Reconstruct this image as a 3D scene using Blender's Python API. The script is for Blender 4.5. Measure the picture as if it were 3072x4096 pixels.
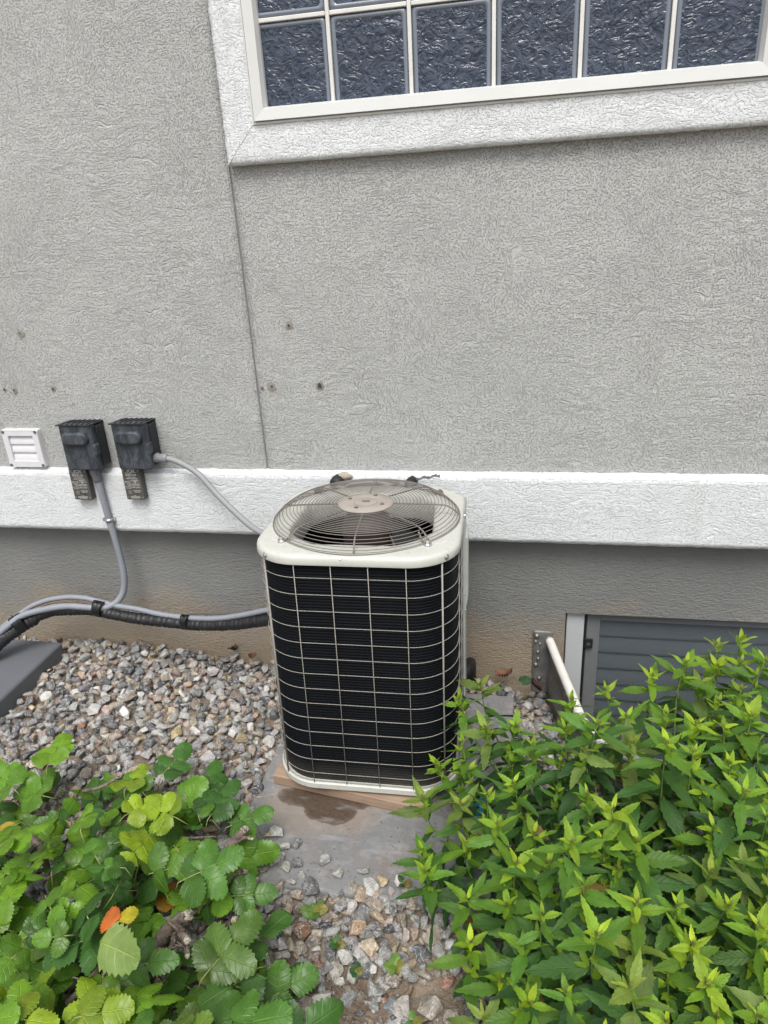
import bpy, bmesh, math, random
import numpy as np
from mathutils import Vector, Matrix, noise as mnoise
R = math.radians
rnd = random.Random(11)
scene = bpy.context.scene
for o in list(bpy.data.objects):
    bpy.data.objects.remove(o)

# ------------------------------------------------------------------ camera
CAM = Vector((0.0, -2.37796, 1.70))
CF = Vector((-0.19044192, 0.90228736, -0.38679373))
CR = Vector((0.98146233, 0.18363604, -0.05485892))
CU = Vector((-0.02153076, 0.39007092, 0.92053306))
FO = 2795.448
cd = bpy.data.cameras.new('camera')
cam = bpy.data.objects.new('camera', cd)
scene.collection.objects.link(cam)
m = Matrix((( CR.x, CU.x, -CF.x, CAM.x), (CR.y, CU.y, -CF.y, CAM.y), (CR.z, CU.z, -CF.z, CAM.z), (0, 0, 0, 1)))
cam.matrix_world = m
cd.sensor_fit = 'VERTICAL'
cd.sensor_height = 36
cd.sensor_width = 27
cd.lens = FO / 4096 * 36
cd.clip_start = 0.05
cd.clip_end = 500
scene.camera = cam
scene.render.resolution_x = 768
scene.render.resolution_y = 1024

# ------------------------------------------------------------------ sky, sun, exposure
SUN_EL, SUN_AZ = R(60), R(5)          # azimuth measured from straight behind the camera towards +x
w = bpy.data.worlds.new('World')
scene.world = w
w.use_nodes = True
wn = w.node_tree
wn.nodes.clear()
sky = wn.nodes.new('ShaderNodeTexSky')
sky.sky_type = 'NISHITA'
sky.sun_disc = False
sky.sun_elevation = SUN_EL
sky.sun_rotation = math.pi - SUN_AZ
sky.air_density = 1.0
sky.dust_density = 4.0
sky.ozone_density = 1.0
hs = wn.nodes.new('ShaderNodeHueSaturation')
hs.inputs['Saturation'].default_value = 0.34
bg = wn.nodes.new('ShaderNodeBackground')
bg.inputs[1].default_value = 0.14
wo = wn.nodes.new('ShaderNodeOutputWorld')
wn.links.new(sky.outputs[0], hs.inputs['Color'])
wn.links.new(hs.outputs[0], bg.inputs[0])
wn.links.new(bg.outputs[0], wo.inputs[0])
sd = bpy.data.lights.new('sun', 'SUN')
sd.energy = 1.5
sd.angle = R(28)
sd.color = (1.0, 0.98, 0.945)
sun = bpy.data.objects.new('sun', sd)
scene.collection.objects.link(sun)
sdir = Vector((math.sin(SUN_AZ) * math.cos(SUN_EL), -math.cos(SUN_AZ) * math.cos(SUN_EL), math.sin(SUN_EL)))
sun.rotation_euler = sdir.to_track_quat('Z', 'Y').to_euler()
sun.location = sdir * 8
vs = scene.view_settings
vs.view_transform = 'Standard'
vs.look = 'None'
vs.gamma = 1
vs.use_curve_mapping = False
vs.exposure = 0.58

# ------------------------------------------------------------------ pixel helpers (photo is 3072 x 4096)
def ray(px, py):
    return CF + CR * ((px - 1536) / FO) - CU * ((py - 2048) / FO)
def atY(px, py, y):
    d = ray(px, py)
    return CAM + d * ((y - CAM.y) / d.y)
def atZ(px, py, z):
    d = ray(px, py)
    return CAM + d * ((z - CAM.z) / d.z)
def proj(p):
    d = Vector(p) - CAM
    k = d.dot(CF)
    return 1536 + FO * d.dot(CR) / k, 2048 - FO * d.dot(CU) / k, k

# ------------------------------------------------------------------ object helpers
col = scene.collection
def tag(o, label=None, cat=None, group=None, kind=None):
    if label: o['label'] = label
    if cat: o['category'] = cat
    if group: o['group'] = group
    if kind: o['kind'] = kind
    return o
def empty(name, loc=(0, 0, 0), rot=(0, 0, 0)):
    o = bpy.data.objects.new(name, None)
    o.empty_display_size = 0.05
    col.objects.link(o)
    o.location = loc
    o.rotation_euler = rot
    return o
class MB:
    """collects vertices and faces; build() links them as one mesh object"""
    def __init__(s):
        s.v = []; s.f = []; s.mi = []; s.sm = []
    def add(s, v, f, mi=0, smooth=False):
        b = len(s.v)
        s.v += [tuple(p) for p in v]
        s.f += [tuple(i + b for i in q) for q in f]
        s.mi += [mi] * len(f); s.sm += [smooth] * len(f)
        return s
    def box(s, x0, x1, y0, y1, z0, z1, mi=0):
        v = [(x0, y0, z0), (x1, y0, z0), (x1, y1, z0), (x0, y1, z0), (x0, y0, z1), (x1, y0, z1), (x1, y1, z1), (x0, y1, z1)]
        f = [(0, 3, 2, 1), (4, 5, 6, 7), (0, 1, 5, 4), (1, 2, 6, 5), (2, 3, 7, 6), (3, 0, 4, 7)]
        return s.add(v, f, mi)
    def tube(s, pts, r, n=10, mi=0, closed=False, caps=True, ref=None):
        pts = [Vector(p) for p in pts]
        N = len(pts)
        rr = r if callable(r) else (lambda i: r)
        T = []
        for i in range(N):
            a = pts[(i - 1) % N] if (closed or i > 0) else pts[i]
            b = pts[(i + 1) % N] if (closed or i < N - 1) else pts[i]
            T.append((b - a).normalized())
        up = Vector(ref) if ref else (Vector((0, 0, 1)) if abs(T[0].z) < .9 else Vector((0, 1, 0)))
        nrm = (up - T[0] * up.dot(T[0])).normalized()
        v = []
        for i in range(N):
            nrm = (nrm - T[i] * nrm.dot(T[i])).normalized()
            bi = T[i].cross(nrm)
            for k in range(n):
                a = 2 * math.pi * k / n
                v.append(pts[i] + (nrm * math.cos(a) + bi * math.sin(a)) * rr(i))
        f = []
        for i in range(N if closed else N - 1):
            j = (i + 1) % N
            for k in range(n):
                l = (k + 1) % n
                f.append((i * n + k, i * n + l, j * n + l, j * n + k))
        s.add(v, f, mi, True)
        if caps and not closed:
            b = len(s.v) - N * n
            s.f.append(tuple(b + k for k in reversed(range(n)))); s.mi.append(mi); s.sm.append(False)
            s.f.append(tuple(b + (N - 1) * n + k for k in range(n))); s.mi.append(mi); s.sm.append(False)
        return s
    def loft(s, rings, mi=0, smooth=True, cap0=False, cap1=False):
        n = len(rings[0])
        v = [p for r in rings for p in r]
        f = []
        for i in range(len(rings) - 1):
            for k in range(n):
                l = (k + 1) % n
                f.append((i * n + k, i * n + l, (i + 1) * n + l, (i + 1) * n + k))
        b = len(s.v)
        s.add(v, f, mi, smooth)
        if cap0: s.f.append(tuple(b + k for k in reversed(range(n)))); s.mi.append(mi); s.sm.append(False)
        if cap1: s.f.append(tuple(b + (len(rings) - 1) * n + k for k in range(n))); s.mi.append(mi); s.sm.append(False)
        return s
    def lathe(s, prof, n=24, c=(0, 0, 0), mi=0, smooth=True, M=None):
        rings = []
        for r, z in prof:
            ring = [Vector((c[0] + r * math.cos(2 * math.pi * k / n), c[1] + r * math.sin(2 * math.pi * k / n), c[2] + z)) for k in range(n)]
            if M: ring = [M @ p for p in ring]
            rings.append(ring)
        return s.loft(rings, mi, smooth, True, True)
    def mesh(s, name, mats):
        me = bpy.data.meshes.new(name)
        me.from_pydata([tuple(p) for p in s.v], [], s.f)
        for mm in (mats if isinstance(mats, (list, tuple)) else [mats]): me.materials.append(mm)
        me.polygons.foreach_set('material_index', s.mi)
        me.polygons.foreach_set('use_smooth', s.sm)
        me.update()
        return me
    def build(s, name, mats, parent=None, bevel=0, seg=2, angle=40):
        o = bpy.data.objects.new(name, s.mesh(name, mats))
        col.objects.link(o)
        if parent: o.parent = parent
        if bevel:
            b = o.modifiers.new('bevel', 'BEVEL')
            b.width = bevel; b.segments = seg; b.limit_method = 'ANGLE'; b.angle_limit = R(angle)
        return o
def spline(pts, k=8):
    P = [Vector(p) for p in pts]
    P = [P[0] * 2 - P[1]] + P + [P[-1] * 2 - P[-2]]
    out = []
    for i in range(1, len(P) - 2):
        for j in range(k):
            t = j / k
            a, b, c, d = P[i - 1], P[i], P[i + 1], P[i + 2]
            out.append(0.5 * ((2 * b) + (c - a) * t + (2 * a - 5 * b + 4 * c - d) * t * t + (3 * b - a - 3 * c + d) * t ** 3))
    out.append(P[-2])
    return out
def resample(pts, step):
    out = [pts[0]]; acc = 0
    for a, b in zip(pts[:-1], pts[1:]):
        L = (b - a).length; t = step - acc
        while t <= L:
            out.append(a.lerp(b, t / L)); t += step
        acc = (acc + L) % step
    return out
def rrect(sx, sy, r, n=6):
    """rounded rectangle, r one radius or one per corner (++, -+, --, +-)"""
    rs = r if isinstance(r, (list, tuple)) else (r,) * 4
    P = []
    for k, (a, b) in enumerate([(1, 1), (-1, 1), (-1, -1), (1, -1)]):
        for i in range(n + 1):
            t = math.pi / 2 * (k + i / n)
            if rs[k] < 0:
                c0 = -rs[k]; u = i / n; P.append((a * (sx / 2 - c0 * u), b * (sy / 2 - c0 * (1 - u)))); continue
            P.append((a * (sx / 2 - rs[k]) + rs[k] * math.cos(t), b * (sy / 2 - rs[k]) + rs[k] * math.sin(t)))
    return P

# ------------------------------------------------------------------ materials
class NT:
    def __init__(s, name):
        s.m = bpy.data.materials.new(name); s.m.use_nodes = True
        s.t = s.m.node_tree; s.t.nodes.clear()
        s.out = s.n('ShaderNodeOutputMaterial')
        s.p = s.n('ShaderNodeBsdfPrincipled')
        s.l(s.p.outputs[0], s.out.inputs[0])
        s.co = None
    def n(s, t, **k):
        x = s.t.nodes.new(t)
        for a, b in k.items(): setattr(x, a, b)
        return x
    def l(s, a, b): s.t.links.new(a, b)
    def coord(s, which='Object'):
        if s.co is None: s.co = s.n('ShaderNodeTexCoord')
        return s.co.outputs[which]
    def map(s, scale=(1, 1, 1), rot=(0, 0, 0), loc=(0, 0, 0), src=None):
        x = s.n('ShaderNodeMapping')
        x.inputs['Scale'].default_value = scale; x.inputs['Rotation'].default_value = rot; x.inputs['Location'].default_value = loc
        s.l(src or s.coord(), x.inputs[0]); return x.outputs[0]
    def noise(s, scale, detail=3, vec=None, dist=0, rough=.5):
        x = s.n('ShaderNodeTexNoise')
        x.inputs['Scale'].default_value = scale; x.inputs['Detail'].default_value = detail
        x.inputs['Distortion'].default_value = dist; x.inputs['Roughness'].default_value = rough
        s.l(vec or s.coord(), x.inputs['Vector']); return x.outputs[0]
    def ramp(s, src, stops):
        x = s.n('ShaderNodeValToRGB'); e = x.color_ramp.elements
        while len(e) < len(stops): e.new(.5)
        for q, (p, c) in zip(e, stops):
            q.position = p; q.color = (c, c, c, 1) if isinstance(c, (int, float)) else (*c, 1)
        s.l(src, x.inputs[0]); return x.outputs[0]
    def mix(s, fac, a, b, mode='MIX'):
        x = s.n('ShaderNodeMix', data_type='RGBA', blend_type=mode)
        for i, q in ((0, fac), (6, a), (7, b)):
            if hasattr(q, 'is_linked'): s.l(q, x.inputs[i])
            elif isinstance(q, (int, float)) and i: x.inputs[i].default_value = (q, q, q, 1)
            elif i == 0: x.inputs[i].default_value = q
            else: x.inputs[i].default_value = (*q, 1)
        return x.outputs[2]
    def math(s, op, a, b=0.0, c=None, clamp=False):
        x = s.n('ShaderNodeMath', operation=op); x.use_clamp = clamp
        for i, q in enumerate((a, b, c)):
            if q is None: continue
            if hasattr(q, 'is_linked'): s.l(q, x.inputs[i])
            else: x.inputs[i].default_value = q
        return x.outputs[0]
    def bump(s, h, dist, strength=1.0):
        x = s.n('ShaderNodeBump'); x.inputs['Distance'].default_value = dist; x.inputs['Strength'].default_value = strength
        s.l(h, x.inputs['Height']); s.l(x.outputs[0], s.p.inputs['Normal']); return x
    def set(s, color=None, rough=None, metal=None, spec=None):
        if color is not None:
            if hasattr(color, 'is_linked'): s.l(color, s.p.inputs['Base Color'])
            else: s.p.inputs['Base Color'].default_value = (*color, 1)
        if rough is not None:
            if hasattr(rough, 'is_linked'): s.l(rough, s.p.inputs['Roughness'])
            else: s.p.inputs['Roughness'].default_value = rough
        if metal is not None: s.p.inputs['Metallic'].default_value = metal
        if spec is not None: s.p.inputs['Specular IOR Level'].default_value = spec
        return s.m
def simple(name, c, rough=.5, metal=0, var=.12, vs=30, bump=0, bs=200, spec=None):
    t = NT(name)
    n = t.noise(vs, 4)
    colr = t.mix(n, tuple(x * (1 - var * 1.6) for x in c), tuple(min(1, x * (1 + var)) for x in c))
    if bump: t.bump(t.noise(bs, 3), bump)
    return t.set(colr, rough, metal, spec)
def stucco(name, base, groove_shade, strokes, gs=1.0, groove=.75, depth=.004, stain=.1, hbias=.0, iso=.9):
    """trowelled sand stucco: grooves drawn in patches of differing direction"""
    t = NT(name)
    s = gs
    warp = t.n('ShaderNodeVectorMath', operation='ADD')
    wnz = t.n('ShaderNodeTexNoise'); wnz.inputs['Scale'].default_value = 9; wnz.inputs['Detail'].default_value = 2
    t.l(t.coord(), wnz.inputs['Vector'])
    sc = t.n('ShaderNodeVectorMath', operation='SCALE'); sc.inputs['Scale'].default_value = .09
    t.l(wnz.outputs[1], sc.inputs[0]); t.l(t.coord(), warp.inputs[0]); t.l(sc.outputs[0], warp.inputs[1])
    wv = warp.outputs[0]
    nh = t.noise(1, 2, t.map((38 * s, 40, 215 * s), src=wv), .3, .5)
    nv = t.noise(1, 2, t.map((215 * s, 40, 42 * s), src=wv), .3, .5)
    nd = t.noise(1, 2, t.map((42 * s, 40, 205 * s), rot=(0, R(38), 0), src=wv), .3, .5)
    ni = t.noise(175 * s, 3, rough=.65)
    m1 = t.ramp(t.noise(3.3, 1), [(.45 + hbias, 0), (.55 + hbias, 1)])
    m2 = t.ramp(t.noise(4.7, 1, t.map(loc=(7, 3, 1))), [(.5, 0), (.6, 1)])
    m3 = t.ramp(t.noise(5.2, 2, t.map(loc=(2, 9, 5))), [(.36, 0), (.62, 1)])
    st = t.mix(m2, t.mix(m1, nh, nv), nd)
    groov = t.math('MAXIMUM', t.ramp(st, [(.33, 0), (.43, 1)]), t.math('MULTIPLY', m3, strokes))
    pits = t.ramp(ni, [(.34, 0), (.47, 1)])
    lv = t.noise(1, 1, t.map((13 * s, 40, 95 * s), rot=(0, R(-24), 0), src=wv), .2, .4)
    lh = t.noise(1, 1, t.map((95 * s, 40, 15 * s), rot=(0, R(14), 0), src=wv), .2, .4)
    lmask = t.ramp(t.noise(2.6, 2, t.map(loc=(5, 5, 8))), [(.46, 0), (.54, 1)])
    lsel = t.ramp(t.noise(3.1, 1, t.map(loc=(1, 4, 2))), [(.48, 0), (.54, 1)])
    lg = t.math('MAXIMUM', t.ramp(t.mix(lsel, lv, lh), [(.27, .0), (.34, 1)]), lmask)
    gr = t.math('MINIMUM', t.math('MINIMUM', groov, pits), lg)
    fine = t.noise(420 * s, 2)
    big = t.noise(2.2, 4)
    blot = t.noise(14, 3)
    c0 = t.mix(t.ramp(big, [(.3, 0), (.75, 1)]), tuple(x * (1 - stain) for x in base), base)
    c1 = t.mix(t.math('MULTIPLY', t.math('SUBTRACT', 1.0, gr), groove), c0, groove_shade)  # colour darkened in grooves and pits, standing in for their shade
    c2 = t.mix(t.ramp(blot, [(.35, .3), (.75, 0)]), c1, tuple(x * .9 for x in base))
    sw = t.mix(lsel, t.noise(1, 2, t.map((7, 20, 42), rot=(0, R(-30), 0), src=wv), .2, .4), t.noise(1, 2, t.map((44, 20, 8), rot=(0, R(10), 0), src=wv), .2, .4))
    gr = t.math('ADD', gr, t.math('MULTIPLY', sw, 1.6))
    hh = t.math('ADD', gr, t.math('ADD', t.math('MULTIPLY', fine, .3), t.math('ADD', t.math('MULTIPLY', ni, iso), t.math('MULTIPLY', st, .8))))
    t.bump(hh, depth)
    return t, c2
# wall finishes
t, c = stucco('grey_stucco', (.470, .476, .463), (.235, .237, .228), .5, 1.05, .14, .0027, stain=.17, iso=.55)
sm1 = t.ramp(t.noise(1, 4, t.map((9, 5, .9))), [(.55, 0), (.78, .22)])
sm2 = t.ramp(t.noise(1.3, 5, t.map(loc=(4, 2, 9))), [(.5, 0), (.72, .25)])
c = t.mix(sm1, c, (.38, .375, .355)); c = t.mix(sm2, c, (.56, .575, .565))
M_WALL = t.set(c, .92)
t, c = stucco('white_stucco', (.70, .725, .73), (.48, .49, .48), .3, .9, .05, .0016, stain=.09, hbias=.3, iso=.3)
# soft grey grime runs on the white bands
g = t.ramp(t.noise(1, 4, t.map((14, 8, 1.6))), [(.55, 0), (.8, .22)])
M_BAND = t.set(t.mix(g, c, (.45, .45, .43)), .9)
t = NT('foundation_parge')
sx = t.n('ShaderNodeSeparateXYZ'); t.l(t.coord(), sx.inputs[0])
n1 = t.noise(1, 4, t.map((60, 60, 150)), .3, .6); n2 = t.noise(3.2, 5); n3 = t.noise(170, 3)
hgt = t.math('ADD', sx.outputs[2], t.math('MULTIPLY', t.math('SUBTRACT', n2, .5), .5))
splash = t.ramp(hgt, [(0.0, .9), (0.13, .55), (.30, .0)])
b0 = t.mix(t.ramp(t.noise(1.7, 3), [(.3, 0), (.7, 1)]), (.158, .163, .159), (.212, .216, .208))
b1 = t.mix(splash, b0, (.33, .265, .185))
b2 = t.mix(t.ramp(n1, [(.3, .45), (.52, 0)]), b1, (.17, .155, .13))
t.bump(t.math('ADD', n1, t.math('MULTIPLY', n3, .5)), .006)
M_FOUND = t.set(b2, .95)
M_SEAL = simple('joint_sealant', (.24, .245, .245), .7)
M_HOLE = simple('hole_dark', (.05, .045, .04), .9)
M_HOLESTAIN = simple('hole_putty', (.27, .25, .22), .95, bump=.003, bs=300)
M_VINYL = simple('white_vinyl', (.60, .61, .59), .38, var=.06, vs=6, bump=.0004, bs=40)
M_VINYLB = simple('grey_vinyl', (.47, .49, .50), .42, var=.08, vs=6)
M_VINYL_IN = simple('white_vinyl_sash', (.55, .57, .58), .45, var=.06)
M_MORTAR = simple('joint_strip', (.66, .655, .62), .6, var=.1, vs=20)
M_BLACKRUB = simple('black_rubber', (.012, .012, .013), .6)
# glass block: dark hollow block behind a wavy glass skin
t = NT('glass_block')
wv = t.noise(1, 2, t.map((30, 20, 40), rot=(0, .9, 0)), 2.4, .45)
wv2 = t.noise(1, 1, t.map((11, 10, 15)), 1.2, .4)
t.bump(t.math('ADD', wv, t.math('MULTIPLY', wv2, 1.0)), .0045)
cc = t.mix(t.ramp(wv, [(.4, 0), (.68, 1)]), (.022, .032, .052), (.054, .072, .104))
M_GLASS = t.set(cc, .10, spec=.5)
t = NT('glass_rim'); M_GLASSRIM = t.set((.16, .185, .22), .15, spec=.6)
t = NT('window_pane')
tr = t.n('ShaderNodeBsdfTransparent'); mx = t.n('ShaderNodeMixShader'); mx.inputs[0].default_value = .1
tr.inputs[0].default_value = (.8, .86, .88, 1)
gl = t.n('ShaderNodeBsdfGlossy'); gl.inputs['Roughness'].default_value = .03
t.l(tr.outputs[0], mx.inputs[1]); t.l(gl.outputs[0], mx.inputs[2]); t.l(mx.outputs[0], t.out.inputs[0]); M_PANE = t.m
t = NT('insect_screen')
tr = t.n('ShaderNodeBsdfTransparent'); mx = t.n('ShaderNodeMixShader'); mx.inputs[0].default_value = .5
t.set((.03, .034, .038), .8)
t.l(tr.outputs[0], mx.inputs[1]); t.l(t.p.outputs[0], mx.inputs[2]); t.l(mx.outputs[0], t.out.inputs[0]); M_SCREEN = t.m
M_SLAT = simple('blind_slat', (.47, .495, .51), .5, var=.05)
M_VENT = simple('vent_plastic', (.62, .62, .635), .45, var=.05)
M_VENTDIRT = simple('vent_grime', (.45, .38, .32), .9)
# black plastic of the disconnect boxes: bleached in cloudy streaks
t = NT('weathered_black_plastic')
n = t.noise(1, 5, t.map((34, 30, 14)), .6, .65)
t.bump(t.noise(350, 2), .0006)
M_BOX = t.set(t.mix(t.ramp(n, [(.42, 0), (.78, 1)]), (.022, .027, .034), (.105, .12, .14)), .55)
M_BOXDARK = simple('black_plastic', (.016, .018, .021), .6)
M_SURGE = simple('surge_case', (.075, .07, .065), .55, bump=.0004, bs=400)
M_PRINT = simple('white_print', (.62, .62, .6), .6, var=.03)
M_SCREW = simple('zinc_screw', (.55, .55, .54), .35, .9)
M_CONDUIT = simple('grey_conduit', (.235, .25, .28), .5, var=.1, vs=14)
M_CONDUIT2 = simple('pale_grey_conduit', (.26, .265, .275), .55, var=.1, vs=14)
M_FITTING = simple('grey_fitting', (.13, .135, .145), .5)
M_FIT2 = simple('conduit_connector', (.20, .205, .215), .5)
M_INSUL = simple('black_insulation', (.014, .014, .015), .5, var=.5, vs=25, bump=.004, bs=60)
M_TAPE = simple('black_tape', (.010, .010, .011), .33, bump=.0015, bs=80)
M_COPPER = simple('brown_cable', (.16, .09, .06), .5)
M_CABLE = simple('thin_grey_cable', (.09, .085, .085), .55)
M_PADGREY = simple('composite_pad', (.115, .122, .135), .62, var=.12, vs=9, bump=.0006, bs=500)
# air conditioner
t = NT('cream_enamel')
n = t.noise(6, 5); d = t.noise(60, 4)
cc = t.mix(t.ramp(n, [(.35, 0), (.7, .5)]), (.50, .505, .46), (.45, .452, .41))
cc = t.mix(t.ramp(d, [(.56, 0), (.75, .45)]), cc, (.33, .31, .265))
t.bump(t.noise(14, 3), .002)
M_CREAM = t.set(cc, .42)
M_PANEL = simple('panel_enamel', (.46, .48, .45), .45, var=.1)
t = NT('dusty_wire')
M_WIRE = t.set(t.mix(t.noise(40, 3), (.14, .128, .112), (.215, .198, .175)), .55)
M_WIREB = simple('taupe_wire', (.30, .282, .25), .5, var=.2, vs=25)
t = NT('coil_fins')
n = t.noise(1, 4, t.map((6, 6, 2))); scr = t.noise(1, 3, t.map((160, 160, 16)))
sx = t.n('ShaderNodeSeparateXYZ'); t.l(t.coord(), sx.inputs[0])
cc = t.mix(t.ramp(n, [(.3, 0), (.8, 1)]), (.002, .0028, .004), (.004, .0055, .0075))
dust = t.math('MULTIPLY', t.ramp(sx.outputs[2], [(.02, 1), (.1, 0)]), t.noise(9, 3))
cc = t.mix(t.math('MULTIPLY', dust, .5), cc, (.15, .135, .115))
cc = t.mix(t.ramp(scr, [(.76, 0), (.83, .3)]), cc, (.10, .105, .11))
t.bump(t.noise(1, 2, t.map((500, 500, 60))), .0008)
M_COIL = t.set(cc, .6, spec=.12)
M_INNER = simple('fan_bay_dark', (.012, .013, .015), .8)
M_ALU = simple('fan_blade_metal', (.045, .047, .048), .4, .3, var=.3)
M_MOTOR = simple('brown_motor', (.045, .026, .023), .5)
t = NT('dusty_hub')
M_HUB = t.set(t.mix(t.noise(25, 5), (.25, .22, .19), (.37, .33, .29)), .7)
M_BRASSY = simple('hub_bolt', (.25, .225, .19), .45, .6)
# ground things
t = NT('concrete')
sx = t.n('ShaderNodeSeparateXYZ'); t.l(t.coord(), sx.inputs[0])
n1 = t.noise(4, 5); n2 = t.noise(26, 5); n3 = t.noise(140, 3)
cc = t.mix(t.ramp(n1, [(.3, 0), (.7, 1)]), (.155, .16, .167), (.215, .214, .212))
cc = t.mix(t.ramp(t.noise(7, 4, t.map(loc=(3, 1, 0))), [(.5, 0), (.7, .6)]), cc, (.20, .155, .13))
cc = t.mix(t.ramp(n2, [(.5, 0), (.72, .65)]), cc, (.29, .283, .275))
# damp soil washed out from under the unit
def blob(cx, cy, rx, ry, k):
    a = t.math('DIVIDE', t.math('SUBTRACT', sx.outputs[0], cx), rx)
    b = t.math('DIVIDE', t.math('SUBTRACT', sx.outputs[1], cy), ry)
    q = t.math('ADD', t.math('MULTIPLY', a, a), t.math('MULTIPLY', b, b))
    return t.math('ADD', q, t.math('MULTIPLY', t.math('SUBTRACT', t.noise(16, 4), .5), k))
q = t.math('MINIMUM', blob(-.60, -.755, .155, .055, 1.6), blob(-.56, -.80, .09, .055, 1.4))
edge = t.ramp(q, [(.55, 1), (.9, .7), (1.25, 0)])
q2 = blob(-.60, -.78, .23, .13, 1.2)
cc = t.mix(t.ramp(q2, [(.5, .55), (1.2, 0)]), cc, (.24, .19, .15))
cc = t.mix(edge, cc, t.mix(t.noise(90, 4), (.035, .022, .014), (.11, .075, .05)))
pore = t.ramp(t.noise(75, 3, rough=.7), [(.30, 0), (.36, 1)])
cc = t.mix(t.math('MULTIPLY', t.math('SUBTRACT', 1.0, pore), .6), cc, (.07, .065, .06))
scuff = t.ramp(t.noise(1, 5, t.map((9, 30, 9), rot=(0, 0, .7))), [(.56, 0), (.7, .35)])
cc = t.mix(scuff, cc, (.36, .355, .35))
t.bump(t.math('ADD', t.math('ADD', t.math('MULTIPLY', n3, .6), n2), pore), .003)
M_CONC = t.set(cc, .85)
t = NT('soil')
n1 = t.noise(12, 6); n2 = t.noise(90, 5)
cc = t.mix(t.ramp(n1, [(.3, 0), (.7, 1)]), (.115, .085, .06), (.26, .205, .155))
cc = t.mix(t.ramp(n2, [(.5, 0), (.75, .6)]), cc, (.33, .28, .225))
t.bump(t.math('ADD', n1, t.math('MULTIPLY', n2, .5)), .02)
M_SOIL = t.set(cc, .97)
def stone_mat(name, use_obj):
    t = NT(name)
    if use_obj:
        oi = t.n('ShaderNodeObjectInfo'); s = oi.outputs['Color']
        mp = t.n('ShaderNodeVectorMath', operation='MULTIPLY_ADD'); t.l(t.coord(), mp.inputs[0]); mp.inputs[1].default_value = (.025, .025, .025)
        t.l(oi.outputs['Location'], mp.inputs[2]); vec = mp.outputs[0]
    else:
        a = t.n('ShaderNodeAttribute'); a.attribute_name = 'col'; s = a.outputs['Color']; vec = t.coord()
    n = t.noise(75, 6, vec, rough=.7); v = t.noise(38, 6, vec, dist=1.2, rough=.6)
    c = t.mix(t.ramp(n, [(.32, .75), (.58, 0)]), s, t.mix(1.0, s, (.42, .40, .38), 'MULTIPLY'))
    c = t.mix(t.ramp(v, [(.478, 0), (.5, .7), (.522, 0)]), c, (.66, .65, .62))
    c = t.mix(t.ramp(n, [(.58, 0), (.75, .55)]), c, (.62, .60, .56))
    t.bump(t.math('ADD', n, t.noise(190, 4, vec)), .006)
    return t.set(c, .8)
M_STONE = stone_mat('stone_single', True)
M_STONES = stone_mat('stone_bed', False)
t = NT('wood')
n = t.noise(1, 4, t.map((2.2, 60, 110)), .5, .6)
cc = t.mix(n, (.21, .135, .09), (.43, .31, .225))
cc = t.mix(t.ramp(t.noise(9, 4), [(.5, 0), (.75, .6)]), cc, (.15, .11, .085))
t.bump(n, .0015); M_WOOD = t.set(cc, .8)
M_BLUE = simple('blue_plastic', (.02, .28, .52), .4)
M_GALV = simple('galvanised_steel', (.21, .21, .205), .5, .35, var=.35, vs=22, bump=.003, bs=35)
M_WHITEPIPE = simple('white_edge_pipe', (.70, .685, .64), .45, var=.08, vs=20)
M_BOLT = simple('old_bolt', (.27, .255, .22), .5, .7, var=.4, vs=80)
M_DRY = simple('dried_leaf', (.16, .07, .035), .7, var=.5, vs=40)
M_DRY2 = simple('dark_dried_leaf', (.07, .03, .022), .7, var=.5, vs=40)
M_TWIG = simple('dry_twig', (.20, .135, .09), .9, var=.3, vs=60)
M_FOAM = simple('pipe_foam', (.42, .36, .29), .85, var=.25, bump=.004, bs=120)
t = NT('bark')
n = t.noise(1, 5, t.map((60, 60, 25)), .5, .65)
t.bump(n, .006); M_BARK = t.set(t.mix(t.ramp(n, [(.3, 0), (.7, 1)]), (.05, .035, .028), (.24, .19, .155)), .9)
M_CUT = simple('cut_wood', (.43, .385, .32), .9, var=.45, vs=150, bump=.003, bs=260)
M_STEM = simple('green_stem', (.15, .23, .06), .5, var=.3, vs=15)
M_STEM2 = simple('petiole', (.24, .26, .08), .5, var=.3, vs=15)
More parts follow.
